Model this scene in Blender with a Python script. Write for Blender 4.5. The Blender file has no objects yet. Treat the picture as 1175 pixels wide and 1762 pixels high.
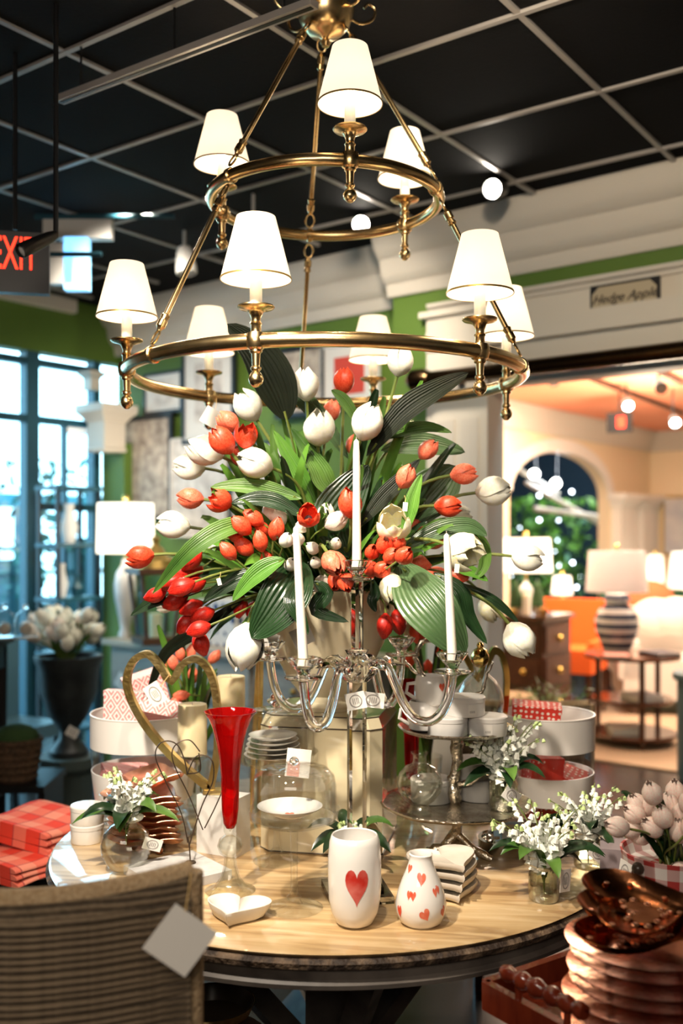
import bpy, math, random
from math import sin, cos, pi, radians, sqrt, atan2
from mathutils import Vector, Matrix

# ------------------------------------------------------------------ camera, light, exposure
SC = bpy.context.scene
F, CZ, HY, UX = 1720.0, 1.615, 921.0, 587.5          # focal length in pixels, eye height, horizon row, centre column
cam_d = bpy.data.cameras.new('camera'); cam = bpy.data.objects.new('camera', cam_d)
SC.collection.objects.link(cam); SC.camera = cam
cam.location = (0, 0, CZ); cam.rotation_euler = (radians(90), 0, 0)
cam_d.sensor_width = 36; cam_d.lens = 36 * F / 1762; cam_d.shift_y = (HY - 881) / 1762
cam_d.clip_start = .05; cam_d.clip_end = 200
cam_d.dof.use_dof = True; cam_d.dof.focus_distance = 2.42; cam_d.dof.aperture_fstop = 1.7

SC.view_settings.view_transform = 'Standard'; SC.view_settings.look = 'None'
SC.view_settings.gamma = 1; SC.view_settings.use_curve_mapping = False
SC.view_settings.exposure = 0.7
SC.cycles.use_denoising = True
SC.cycles.max_bounces = 14; SC.cycles.transmission_bounces = 12; SC.cycles.transparent_max_bounces = 28
SC.cycles.glossy_bounces = 5; SC.cycles.diffuse_bounces = 3
SC.cycles.caustics_reflective = False; SC.cycles.caustics_refractive = False
SC.cycles.sample_clamp_indirect = 6

world = bpy.data.worlds.new('sky'); SC.world = world; world.use_nodes = True
wb = world.node_tree.nodes['Background']; wb.inputs[0].default_value = (.42, .80, 1.0, 1); wb.inputs[1].default_value = 5.0

def light(kind, name, loc, power, color=(1, .86, .68), target=None, **kw):
    d = bpy.data.lights.new(name, kind); o = bpy.data.objects.new(name, d); SC.collection.objects.link(o)
    o.location = loc; d.energy = power; d.color = color
    for k, v in kw.items(): setattr(d, k, v)
    if target is not None:
        o.rotation_euler = (Vector(target) - Vector(loc)).to_track_quat('-Z', 'Y').to_euler()
    return o
# store spotlights on the ceiling tracks above and behind the camera; fills added without fixtures, also in the second room
WARM = (1, .84, .64)
light('SPOT', 'ceiling_spot_light', (-.85, 1.15, 3.12), 300, (1, .88, .72), (-.16, 2.75, 1.15), spot_size=radians(52), spot_blend=.9, shadow_soft_size=.06)
light('SPOT', 'ceiling_spot_light', (-.15, 1.25, 3.12), 120, (1, .86, .68), (.12, 2.8, 1.15), spot_size=radians(44), spot_blend=.9, shadow_soft_size=.05)
light('SPOT', 'ceiling_spot_light', (-.9, 4.6, 3.1), 70, (1, .88, .7), (-.1, 2.9, 1.0), spot_size=radians(75), spot_blend=.7, shadow_soft_size=.05)
light('SPOT', 'ceiling_spot_light', (.3, 2.2, 3.0), 60, (1, .84, .62), (1.3, 5.0, 2.2), spot_size=radians(80), spot_blend=.9, shadow_soft_size=.05)
light('SPOT', 'ceiling_spot_light', (-1.0, 4.6, 3.1), 110, (1, .88, .72), (-1.25, 6.6, 1.3), spot_size=radians(95), spot_blend=.9, shadow_soft_size=.08)
light('SPOT', 'ceiling_spot_light', (.1, 4.2, 3.1), 80, (1, .88, .72), (-.2, 5.9, 1.9), spot_size=radians(95), spot_blend=.9, shadow_soft_size=.08)
light('AREA', 'area_fill_light', (1.9, 8.3, 2.82), 80, (1, .82, .62), (1.9, 8.3, 0), shape='RECTANGLE', size=2.5, size_y=2.5)
light('AREA', 'area_fill_light', (3.9, 8.0, 2.82), 60, (1, .82, .62), (3.9, 8.0, 0), shape='RECTANGLE', size=2.0, size_y=2.0)
light('POINT', 'wall_bounce_fill', (2.6, 8.2, 2.2), 110, (1, .84, .62), shadow_soft_size=.3)  # added bounce fill that brightens the upper walls of the coral room
light('AREA', 'area_fill_light', (-.6, -1.2, 2.9), 48, (1, .86, .70), (-.2, 2.8, 1.2), shape='RECTANGLE', size=2.2, size_y=1.2)  # added soft fill behind the camera, standing for the store's ambient light

# ------------------------------------------------------------------ helpers
COL = SC.collection
def P(u, v, Y): return Vector(((u - UX) / F * Y, Y, CZ - (v - HY) / F * Y))
def at(u, Y, z=0): return Vector(((u - UX) / F * Y, Y, z))
def onz(u, v, z): return P(u, v, F * (CZ - z) / (v - HY))
BX = Vector((-sin(radians(51.5)), cos(radians(51.5)), 0)); AX = Vector((cos(radians(51.5)), sin(radians(51.5)), 0))
OR = Vector((-.04, 5.71, 0))
def W(t, s, z=0): return OR + BX * t + AX * s + Vector((0, 0, z))
def tw(u, s):                                          # wall coordinate t seen at column u on the plane s
    r = (u - UX) / F; a = OR + AX * s
    return (a.x - r * a.y) / (r * BX.y - BX.x)
def zw(u, v, s): return CZ - (v - HY) / F * W(tw(u, s), s).y
WANG = atan2(BX.y, BX.x)                               # heading of the wall line

class MB:
    def __init__(s): s.v = []; s.f = []
    def add(s, vs, fs):
        n = len(s.v); s.v += [tuple(v) for v in vs]; s.f += [tuple(i + n for i in f) for f in fs]; return s
    def box(s, c, size, rz=0, M=None):
        c = Vector(c); x, y, z = [k / 2 for k in size]; R = Matrix.Rotation(rz, 3, 'Z') if M is None else M
        vs = [c + R @ Vector((a * x, b * y, d * z)) for a in (-1, 1) for b in (-1, 1) for d in (-1, 1)]
        return s.add(vs, [(0, 1, 3, 2), (4, 6, 7, 5), (0, 4, 5, 1), (2, 3, 7, 6), (0, 2, 6, 4), (1, 5, 7, 3)])
    def cube(s, lo, hi):
        return s.box([(a + b) / 2 for a, b in zip(lo, hi)], [b - a for a, b in zip(lo, hi)])
    def lathe(s, prof, n=32, c=(0, 0, 0), M=None, rf=None, closed=False):
        c = Vector(c); rings = []
        vs = []; fs = []
        for (r, z) in prof:
            if r < 1e-6: rings.append([len(vs)]); vs.append((0, 0, z))
            else:
                ids = []
                for k in range(n):
                    a = 2 * pi * k / n; rr = r * (rf(a, z) if rf else 1)
                    ids.append(len(vs)); vs.append((rr * cos(a), rr * sin(a), z))
                rings.append(ids)
        pr = list(zip(rings, rings[1:])) + ([(rings[-1], rings[0])] if closed else [])
        for A, B in pr:
            if len(A) == 1 and len(B) == 1: continue
            for k in range(n):
                k2 = (k + 1) % n
                if len(A) == 1: fs.append((A[0], B[k2], B[k]))
                elif len(B) == 1: fs.append((A[k], A[k2], B[0]))
                else: fs.append((A[k], A[k2], B[k2], B[k]))
        vs = [c + (M @ Vector(v) if M is not None else Vector(v)) for v in vs]
        return s.add(vs, fs)
    def tube(s, pts, r, n=8, cap=True, closed=False, flat=None, up=None):
        pts = [Vector(p) for p in pts]; m = len(pts)
        rs = r if isinstance(r, (list, tuple)) else [r] * m
        vs = []; fs = []
        prev = None
        for i, p in enumerate(pts):
            if closed: t = pts[(i + 1) % m] - pts[i - 1]
            else: t = pts[min(i + 1, m - 1)] - pts[max(i - 1, 0)]
            t = t.normalized() if t.length > 1e-9 else Vector((0, 0, 1))
            if up is not None: x = Vector(up) - t * t.dot(Vector(up))
            elif prev is None:
                x = t.orthogonal()
            else: x = prev - t * prev.dot(t)
            x.normalize(); prev = x; y = t.cross(x)
            fx, fy = flat if flat else (1, 1)
            for k in range(n):
                a = 2 * pi * k / n + (pi / n if n == 4 else 0)
                vs.append(p + (x * cos(a) * fx + y * sin(a) * fy) * rs[i])
        for i in range(m if closed else m - 1):
            j = (i + 1) % m
            for k in range(n):
                k2 = (k + 1) % n
                fs.append((i * n + k, i * n + k2, j * n + k2, j * n + k))
        if cap and not closed:
            fs.append(tuple(range(n - 1, -1, -1))); fs.append(tuple((m - 1) * n + k for k in range(n)))
        return s.add(vs, fs)
    def sphere(s, c, r, n=12, m=8, sc=(1, 1, 1)):
        prof = [(sin(pi * i / m) * r, -cos(pi * i / m) * r * sc[2]) for i in range(m + 1)]
        prof[0] = (0, prof[0][1]); prof[-1] = (0, prof[-1][1])
        return s.lathe(prof, n, c)
    def prism(s, poly, h, M=None, c=(0, 0, 0)):        # outline in XY extruded along Z
        n = len(poly); c = Vector(c)
        vs = [Vector((x, y, 0)) for x, y in poly] + [Vector((x, y, h)) for x, y in poly]
        vs = [c + (M @ v if M is not None else v) for v in vs]
        return s.add(vs, [tuple(range(n - 1, -1, -1)), tuple(range(n, 2 * n))] + [(i, (i + 1) % n, n + (i + 1) % n, n + i) for i in range(n)])
    def band(s, a, b, h, M=None, c=(0, 0, 0), closed=True):  # between two outlines of equal length, extruded
        n = len(a); c = Vector(c); vs = []
        for z in (0, h):
            for o in (a, b): vs += [c + (M @ Vector((x, y, z)) if M is not None else Vector((x, y, z))) for x, y in o]
        fs = []
        for i in range(n if closed else n - 1):
            j = (i + 1) % n
            fs += [(i, j, n + j, n + i), (2 * n + i, 3 * n + i, 3 * n + j, 2 * n + j), (i, 2 * n + i, 2 * n + j, j), (n + i, n + j, 3 * n + j, 3 * n + i)]
        return s.add(vs, fs)
    def grid(s, fn, nu, nv):                            # fn(a in 0..1, b in 0..1)
        vs = [fn(i / nu, j / nv) for j in range(nv + 1) for i in range(nu + 1)]
        return s.add(vs, [(j * (nu + 1) + i, j * (nu + 1) + i + 1, (j + 1) * (nu + 1) + i + 1, (j + 1) * (nu + 1) + i) for j in range(nv) for i in range(nu)])
    def mesh(s, name, mat, sharp=38, smooth=True):
        me = bpy.data.meshes.new(name); me.from_pydata(s.v, [], s.f); me.update()
        for m in (mat if isinstance(mat, (list, tuple)) else [mat]): me.materials.append(m)
        if smooth:
            me.polygons.foreach_set('use_smooth', [True] * len(me.polygons)); me.set_sharp_from_angle(angle=radians(sharp))
        return me

def link(name, data, parent=None, loc=(0, 0, 0), rot=None):
    o = bpy.data.objects.new(name, data); COL.objects.link(o); o.location = loc
    if rot is not None: o.rotation_euler = rot
    if parent is not None: o.parent = parent
    return o
def tag(o, label=None, cat=None, group=None, kind=None):
    if label: o['label'] = label
    if cat: o['category'] = cat
    if group: o['group'] = group
    if kind: o['kind'] = kind
    return o
def thing(name, label, cat, loc=(0, 0, 0), rz=0, group=None):
    return tag(link(name, None, None, loc, (0, 0, rz)), label, cat, group)
def part(name, mb, mat, parent, sharp=38, smooth=True, label=None, kind=None, loc=(0, 0, 0), rot=None):
    return tag(link(name, mb.mesh(name, mat, sharp, smooth), parent, loc, rot), label, kind=kind)
def solid(name, mb, mat, label, cat, loc=(0, 0, 0), rz=0, group=None, sharp=38):
    return tag(link(name, mb.mesh(name, mat, sharp), None, loc, (0, 0, rz)), label, cat, group)
def struct(name, mb, mat, sharp=38, parent=None):
    o = link(name, mb.mesh(name, mat, sharp), parent)
    if parent is None: o['kind'] = 'structure'
    return o
def copy_thing(root, loc, rz=None, label=None, group=None):
    r = root.copy(); COL.objects.link(r); r.location = loc
    if rz is not None: r.rotation_euler = (0, 0, rz)
    if label: r['label'] = label
    if group: r['group'] = group
    for ch in list(root.children):
        c = ch.copy(); COL.objects.link(c); c.parent = r
        for g in list(ch.children):
            d = g.copy(); COL.objects.link(d); d.parent = c
    return r

# ------------------------------------------------------------------ materials
def nodes_of(name):
    m = bpy.data.materials.new(name); m.use_nodes = True; nt = m.node_tree
    return m, nt, nt.nodes['Principled BSDF']
def mat(name, col, rough=.5, metal=0, spec=.5, col2=None, scale=8, bump=0, bscale=60, stretch=(1, 1, 1), coat=0, sss=0, trans=0, ior=1.45, emit=None, estr=0, detail=4, contrast=(.35, .65), coords='Object'):
    m, nt, b = nodes_of(name)
    b.inputs['Base Color'].default_value = (*col, 1); b.inputs['Roughness'].default_value = rough
    b.inputs['Metallic'].default_value = metal; b.inputs['Specular IOR Level'].default_value = spec
    b.inputs['Coat Weight'].default_value = coat; b.inputs['Coat Roughness'].default_value = .04
    b.inputs['IOR'].default_value = ior
    if trans: b.inputs['Transmission Weight'].default_value = trans
    if sss:
        b.inputs['Subsurface Weight'].default_value = sss; b.inputs['Subsurface Radius'].default_value = (.02, .014, .008); b.inputs['Subsurface Scale'].default_value = 1
    if emit: b.inputs['Emission Color'].default_value = (*emit, 1); b.inputs['Emission Strength'].default_value = estr
    if col2 or bump:
        tc = nt.nodes.new('ShaderNodeTexCoord'); mp = nt.nodes.new('ShaderNodeMapping'); mp.inputs['Scale'].default_value = stretch
        nt.links.new(tc.outputs[coords], mp.inputs[0])
    if col2:
        n = nt.nodes.new('ShaderNodeTexNoise'); n.inputs['Scale'].default_value = scale; n.inputs['Detail'].default_value = detail
        r = nt.nodes.new('ShaderNodeValToRGB'); r.color_ramp.elements[0].position = contrast[0]; r.color_ramp.elements[1].position = contrast[1]
        r.color_ramp.elements[0].color = (*col, 1); r.color_ramp.elements[1].color = (*col2, 1)
        nt.links.new(mp.outputs[0], n.inputs['Vector']); nt.links.new(n.outputs['Fac'], r.inputs[0]); nt.links.new(r.outputs[0], b.inputs['Base Color'])
    if bump:
        n2 = nt.nodes.new('ShaderNodeTexNoise'); n2.inputs['Scale'].default_value = bscale
        bp = nt.nodes.new('ShaderNodeBump'); bp.inputs['Strength'].default_value = bump; bp.inputs['Distance'].default_value = .01
        nt.links.new(mp.outputs[0], n2.inputs['Vector']); nt.links.new(n2.outputs['Fac'], bp.inputs['Height']); nt.links.new(bp.outputs[0], b.inputs['Normal'])
    return m
def thin_glass(name, tint=(1, 1, 1), rough=.02, base=.045, rim=.75, blend=.35):
    m = bpy.data.materials.new(name); m.use_nodes = True; nt = m.node_tree; nt.nodes.clear()
    o = nt.nodes.new('ShaderNodeOutputMaterial'); mx = nt.nodes.new('ShaderNodeMixShader')
    t = nt.nodes.new('ShaderNodeBsdfTransparent'); g = nt.nodes.new('ShaderNodeBsdfGlossy'); g.inputs['Roughness'].default_value = rough
    t.inputs[0].default_value = (*tint, 1)
    lw = nt.nodes.new('ShaderNodeLayerWeight'); lw.inputs[0].default_value = blend
    mr = nt.nodes.new('ShaderNodeMapRange'); mr.inputs['To Min'].default_value = base; mr.inputs['To Max'].default_value = rim
    nt.links.new(lw.outputs['Facing'], mr.inputs[0]); nt.links.new(mr.outputs[0], mx.inputs[0])
    nt.links.new(t.outputs[0], mx.inputs[1]); nt.links.new(g.outputs[0], mx.inputs[2]); nt.links.new(mx.outputs[0], o.inputs[0])
    return m
def math_node(nt, op, a, b=None):
    n = nt.nodes.new('ShaderNodeMath'); n.operation = op
    for i, x in enumerate((a, b)):
        if x is None: continue
        if isinstance(x, (int, float)): n.inputs[i].default_value = x
        else: nt.links.new(x, n.inputs[i])
    return n.outputs[0]
def xyz(nt, coords='Object', scale=(1, 1, 1), rot=(0, 0, 0)):
    tc = nt.nodes.new('ShaderNodeTexCoord'); mp = nt.nodes.new('ShaderNodeMapping'); mp.inputs['Scale'].default_value = scale; mp.inputs['Rotation'].default_value = rot
    nt.links.new(tc.outputs[coords], mp.inputs[0]); s = nt.nodes.new('ShaderNodeSeparateXYZ'); nt.links.new(mp.outputs[0], s.inputs[0])
    return s.outputs, mp.outputs[0]
def mixc(nt, fac, a, b):
    n = nt.nodes.new('ShaderNodeMix'); n.data_type = 'RGBA'
    nt.links.new(fac, n.inputs[0])
    for i, x in ((6, a), (7, b)):
        if isinstance(x, tuple): n.inputs[i].default_value = (*x, 1)
        else: nt.links.new(x, n.inputs[i])
    return n.outputs[2]
def around(nt, outs):                                   # angle about the local vertical axis, 0..1
    return math_node(nt, 'ADD', math_node(nt, 'DIVIDE', math_node(nt, 'ARCTAN2', outs[1], outs[0]), 2 * pi), .5)

M = {}
M['brass'] = mat('brass', (.72, .49, .22), .25, 1, col2=(.92, .70, .38), scale=14, bump=.03, bscale=40)
M['gold'] = mat('gold_leaf', (.72, .50, .16), .3, 1, col2=(.90, .70, .32), scale=20, bump=.12, bscale=90)
M['gold_shiny'] = mat('polished_gold', (.85, .60, .18), .12, 1)
M['copper'] = mat('copper', (.30, .095, .035), .2, 1, col2=(.50, .19, .08), scale=22, bump=.05, bscale=90)
M['copper_pale'] = mat('pale_copper', (.75, .36, .22), .32, 1, col2=(.92, .55, .38), scale=26, bump=.05, bscale=80)
M['silver'] = mat('antique_silver', (.42, .36, .28), .27, 1, col2=(.72, .66, .56), scale=30, bump=.35, bscale=110)
M['mirror'] = mat('silver_plate', (.85, .82, .78), .06, 1)
M['dark_wire'] = mat('dark_wire', (.10, .07, .05), .4, .8)
M['ceramic'] = mat('white_glazed_ceramic', (.80, .77, .73), .12, 0, coat=.5)
M['matte_white'] = mat('matte_white_stoneware', (.74, .71, .66), .55, col2=(.68, .64, .58), scale=18)
M['bisque'] = mat('ivory_bisque', (.60, .53, .45), .45, col2=(.66, .60, .52), scale=14)
M['cream'] = mat('cream_lacquer', (.74, .64, .42), .07, coat=1.0, col2=(.78, .68, .46), scale=3)
M['cream_pot'] = mat('cream_glazed_pot', (.80, .71, .50), .18, coat=.5)
M['piping'] = mat('black_piping', (.05, .035, .025), .3)
M['tile'] = mat('black_ceiling_tile', (.0035, .003, .0035), .85, spec=.2, bump=.1, bscale=60)
M['marble'] = mat('white_marble', (.60, .57, .54), .3, col2=(.76, .74, .71), scale=9, detail=8, contrast=(.3, .6))
M['marble_grey'] = mat('grey_marble', (.36, .34, .33), .22, col2=(.66, .65, .64), scale=12, detail=8)
M['wax'] = mat('candle_wax', (.88, .84, .74), .4, sss=.35)
M['wax_ivory'] = mat('ivory_pillar_wax', (.80, .68, .42), .45, sss=.3)
M['wick'] = mat('wick', (.5, .45, .38), .9)
M['glass'] = thin_glass('thin_clear_glass', (.985, .99, .985), base=.025, rim=.55, blend=.22)
M['jar'] = thin_glass('jar_glass', (.975, .98, .955), base=.025, rim=.7, blend=.24)
M['ribbed'] = thin_glass('ribbed_glass', (.93, .95, .86), base=.10, rim=.95, blend=.4)
M['window_glass'] = thin_glass('window_glass', (.9, .97, 1), base=.03, rim=.4)
M['crystal'] = mat('crystal', (1, 1, 1), .0, trans=1, ior=1.52)
M['stem_glass'] = mat('solid_glass', (1, 1, 1), .0, trans=1, ior=1.46)
M['red_glass'] = mat('red_glass', (.85, .01, .01), .03, trans=.85, ior=1.3)
M['frosted'] = mat('frosted_white_band', (.80, .76, .72), .35, coat=.2)
M['paper'] = mat('white_card', (.80, .77, .72), .7)
M['ink'] = mat('grey_ink', (.30, .28, .27), .8)
M['string'] = mat('gold_string', (.75, .5, .2), .5)
M['green_wall'] = mat('green_wall_paint', (.085, .155, .02), .6, col2=(.10, .175, .025), scale=2)
M['cream_paint'] = mat('cream_paint', (.66, .60, .51), .5)
M['crown_paint'] = mat('crown_paint', (.62, .56, .48), .5)
M['coral'] = mat('coral_paint', (.82, .30, .17), .7)
M['yellow_cream'] = mat('warm_cream_wall', (.86, .70, .48), .7)
M['white_paint'] = mat('white_woodwork', (.80, .76, .70), .45)
M['black_ceiling'] = mat('black_ceiling', (.004, .0035, .004), .9, spec=.15)
M['grid'] = mat('grid_metal', (.42, .39, .37), .4, .3)
M['black_metal'] = mat('black_metal', (.012, .012, .013), .35, .3)
M['dark_brass'] = mat('dark_bronze', (.10, .06, .03), .25, 1)
M['white_metal'] = mat('white_enamel', (.75, .73, .7), .35)
M['navy_frame'] = mat('dark_teal_frame', (.015, .075, .11), .4)
M['floor'] = mat('dark_floor', (.018, .014, .013), .25, col2=(.032, .024, .021), scale=4, stretch=(1, 12, 1))
M['rug'] = mat('pale_rug', (.42, .30, .2), .95, bump=.4)
M['gold_frame'] = mat('gilt_frame', (.5, .33, .1), .35, .8)
M['frame_black'] = mat('black_frame', (.012, .012, .014), .4)
M['mat_board'] = mat('white_mat_board', (.66, .64, .61), .8)
M['sketch'] = mat('faded_engraving', (.52, .45, .38), .9, col2=(.24, .20, .17), scale=16, detail=9)
M['sketch_pale'] = mat('pale_engraving', (.66, .62, .58), .9, col2=(.42, .38, .36), scale=13, detail=9)
M['red_print'] = mat('red_print', (.55, .06, .04), .8)
M['grey_dresser'] = mat('grey_painted_wood', (.30, .28, .25), .5, col2=(.36, .34, .30), scale=5, stretch=(1, 1, 8))
M['dresser_top'] = mat('washed_wood_top', (.46, .39, .30), .35, col2=(.40, .33, .25), scale=6)
M['black_stone'] = mat('black_urn_iron', (.015, .018, .02), .4, col2=(.03, .035, .035), scale=12)
M['grey_green'] = mat('grey_green_stone', (.06, .085, .08), .55)
M['wicker'] = mat('brown_wicker', (.12, .065, .035), .8, col2=(.05, .03, .015), scale=70, bump=.6)
M['orange'] = mat('orange_upholstery', (.85, .13, .015), .8)
M['dark_wood'] = mat('dark_mahogany', (.055, .018, .008), .22, col2=(.10, .035, .014), scale=6, stretch=(1, 1, 10), coat=.4)
M['red_wood'] = mat('red_brown_polished_wood', (.11, .014, .006), .2, coat=.5, col2=(.17, .025, .009), scale=9, stretch=(1, 6, 1))
M['brown_wood'] = mat('brown_wood', (.10, .035, .016), .4, col2=(.07, .022, .012), scale=8, stretch=(1, 1, 8))
M['lantern_wood'] = mat('dark_stained_wood', (.07, .035, .02), .35)
M['white_sofa'] = mat('white_slipcover', (.72, .66, .60), .9)
M['pillow_red'] = mat('rust_pillow', (.6, .15, .06), .9)
M['green_fabric'] = mat('green_fabric', (.02, .16, .07), .8)
M['teal'] = mat('slate_blue_paint', (.06, .13, .17), .4)
M['pale_lamp'] = mat('pearl_ceramic', (.62, .60, .58), .2, coat=.5)
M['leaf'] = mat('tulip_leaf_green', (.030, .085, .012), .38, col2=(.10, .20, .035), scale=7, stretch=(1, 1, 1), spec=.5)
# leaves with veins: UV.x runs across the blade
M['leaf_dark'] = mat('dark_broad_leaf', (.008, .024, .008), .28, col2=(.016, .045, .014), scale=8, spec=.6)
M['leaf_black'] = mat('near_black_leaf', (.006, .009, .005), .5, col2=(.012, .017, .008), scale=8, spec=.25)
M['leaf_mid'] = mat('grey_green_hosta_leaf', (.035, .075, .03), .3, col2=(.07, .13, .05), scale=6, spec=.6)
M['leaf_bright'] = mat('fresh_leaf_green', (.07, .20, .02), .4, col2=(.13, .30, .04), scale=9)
M['stem'] = mat('stem_green', (.10, .15, .025), .45, col2=(.19, .22, .05), scale=12)
M['moss'] = mat('moss_green', (.03, .07, .02), .9)
M['petal_white'] = mat('white_petal', (.92, .91, .84), .5, col2=(.88, .87, .70), scale=14, sss=.0)
M['petal_cream'] = mat('cream_petal', (.90, .86, .50), .5, col2=(.92, .90, .76), scale=14, sss=.0)
M['petal_red'] = mat('coral_red_petal', (.74, .045, .014), .42, col2=(.86, .11, .045), scale=16, sss=.1)
M['petal_deep'] = mat('deep_red_petal', (.42, .010, .006), .42, col2=(.60, .025, .012), scale=16)
M['petal_orange'] = mat('light_coral_petal', (.88, .13, .06), .42, col2=(.93, .26, .16), scale=16, sss=.1)
M['petal_pink'] = mat('blush_petal', (.92, .72, .64), .5, col2=(.92, .90, .80), scale=20)
M['petal_blush'] = mat('pale_pink_petal', (.93, .62, .55), .5, col2=(.93, .84, .72), scale=18)
M['bell_white'] = mat('lily_bell_white', (.84, .86, .78), .5)
M['bell_green'] = mat('lily_bud_green', (.52, .66, .28), .5)
M['bulb'] = mat('glowing_bulb', (1, .9, .75), .5, emit=(1, .84, .62), estr=30)
M['spot_glow'] = mat('spotlight_lens', (1, 1, 1), .5, emit=(1, .9, .76), estr=45)
M['exit_red'] = mat('exit_letter_glow', (1, .03, .01), .5, emit=(1, .03, .01), estr=2.4)
M['blue_glow'] = mat('blue_reflection_glow', (.3, .7, 1), .5, emit=(.25, .62, 1), estr=1.0)  # glow standing for a bluish reflection, not a lamp

def veins(m, freq, strength):
    nt = m.node_tree; b = nt.nodes['Principled BSDF']; uv = nt.nodes.new('ShaderNodeUVMap'); uv.uv_map = 'blade'
    sx = nt.nodes.new('ShaderNodeSeparateXYZ'); nt.links.new(uv.outputs[0], sx.inputs[0])
    w = math_node(nt, 'SINE', math_node(nt, 'MULTIPLY', sx.outputs[0], freq)); bp = nt.nodes.new('ShaderNodeBump')
    bp.inputs['Strength'].default_value = strength; bp.inputs['Distance'].default_value = .004
    nt.links.new(w, bp.inputs['Height']); nt.links.new(bp.outputs[0], b.inputs['Normal'])
for k_ in ('leaf_black', 'leaf_dark', 'leaf_mid', 'leaf', 'leaf_bright'): veins(M[k_], 62, .35)

def shade_mat(name, col, emit, estr, tr=.5):
    m = bpy.data.materials.new(name); m.use_nodes = True; nt = m.node_tree; nt.nodes.clear()
    o = nt.nodes.new('ShaderNodeOutputMaterial'); d = nt.nodes.new('ShaderNodeBsdfDiffuse'); d.inputs[0].default_value = (*col, 1)
    t = nt.nodes.new('ShaderNodeBsdfTranslucent'); t.inputs[0].default_value = (*col, 1)
    mx = nt.nodes.new('ShaderNodeMixShader'); mx.inputs[0].default_value = tr
    e = nt.nodes.new('ShaderNodeEmission'); e.inputs[0].default_value = (*emit, 1); e.inputs[1].default_value = estr
    a = nt.nodes.new('ShaderNodeAddShader')
    nt.links.new(d.outputs[0], mx.inputs[1]); nt.links.new(t.outputs[0], mx.inputs[2]); nt.links.new(mx.outputs[0], a.inputs[0]); nt.links.new(e.outputs[0], a.inputs[1]); nt.links.new(a.outputs[0], o.inputs[0])
    return m
M['shade'] = shade_mat('cream_fabric_shade', (.82, .74, .60), (1, .92, .80), .30, .45)
M['shade_big'] = shade_mat('white_linen_shade', (.85, .82, .76), (1, .93, .80), .50, .5)
M['shade_lilac'] = shade_mat('pale_lilac_shade', (.82, .78, .78), (.95, .88, .86), .0, .5)

def wood_top():
    m, nt, b = nodes_of('pale_washed_oak_top')
    o, vec = xyz(nt, 'Object', (1, 1, 1), (0, 0, radians(8)))
    w = nt.nodes.new('ShaderNodeTexNoise'); w.inputs['Scale'].default_value = 3.2; w.inputs['Detail'].default_value = 9; w.inputs['Distortion'].default_value = .8
    mp = nt.nodes.new('ShaderNodeMapping'); mp.inputs['Scale'].default_value = (1.0, 9, 1); nt.links.new(vec, mp.inputs[0]); nt.links.new(mp.outputs[0], w.inputs['Vector'])
    r = nt.nodes.new('ShaderNodeValToRGB'); e = r.color_ramp.elements
    e[0].position = .28; e[0].color = (.30, .17, .07, 1); e[1].position = .72; e[1].color = (.70, .52, .30, 1)
    x = e.new(.5); x.color = (.55, .37, .18, 1)
    nt.links.new(w.outputs[0], r.inputs[0]); nt.links.new(r.outputs[0], b.inputs['Base Color'])
    b.inputs['Roughness'].default_value = .35; b.inputs['Coat Weight'].default_value = 1; b.inputs['Coat Roughness'].default_value = .03
    return m
M['wood_top'] = wood_top()
M['wood_edge'] = mat('worn_dark_edge', (.03, .018, .012), .7, col2=(.24, .16, .10), scale=26, stretch=(1, 1, 1.0), bump=.8, bscale=70, detail=10, contrast=(.45, .75))
M['apron'] = mat('grey_brown_apron', (.055, .045, .04), .45, col2=(.13, .11, .095), scale=10, detail=8)

def rope():
    m, nt, b = nodes_of('woven_seagrass')
    o, vec = xyz(nt, 'Object')
    z = math_node(nt, 'MULTIPLY', o[2], 2 * pi / .0125)
    n = nt.nodes.new('ShaderNodeTexNoise'); n.inputs['Scale'].default_value = 90; nt.links.new(vec, n.inputs['Vector'])
    n2 = nt.nodes.new('ShaderNodeTexNoise'); n2.inputs['Scale'].default_value = 5; nt.links.new(vec, n2.inputs['Vector'])
    zz = math_node(nt, 'ADD', z, math_node(nt, 'MULTIPLY', n2.outputs[0], 9))
    s = math_node(nt, 'ADD', math_node(nt, 'MULTIPLY', math_node(nt, 'SINE', zz), .5), .5)
    f = math_node(nt, 'ADD', math_node(nt, 'MULTIPLY', s, .5), math_node(nt, 'MULTIPLY', n.outputs[0], .5))
    r = nt.nodes.new('ShaderNodeValToRGB'); r.color_ramp.elements[0].color = (.05, .034, .02, 1); r.color_ramp.elements[1].color = (.24, .175, .11, 1)
    r.color_ramp.elements[0].position = .25; r.color_ramp.elements[1].position = .8
    nt.links.new(f, r.inputs[0]); nt.links.new(r.outputs[0], b.inputs['Base Color']); b.inputs['Roughness'].default_value = .85
    bp = nt.nodes.new('ShaderNodeBump'); bp.inputs['Strength'].default_value = .8; bp.inputs['Distance'].default_value = .004
    nt.links.new(f, bp.inputs['Height']); nt.links.new(bp.outputs[0], b.inputs['Normal'])
    return m
M['rope'] = rope()
M['rope_rim'] = mat('seagrass_rim', (.42, .28, .15), .85, col2=(.55, .40, .24), scale=120, bump=.9, bscale=160)

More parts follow.
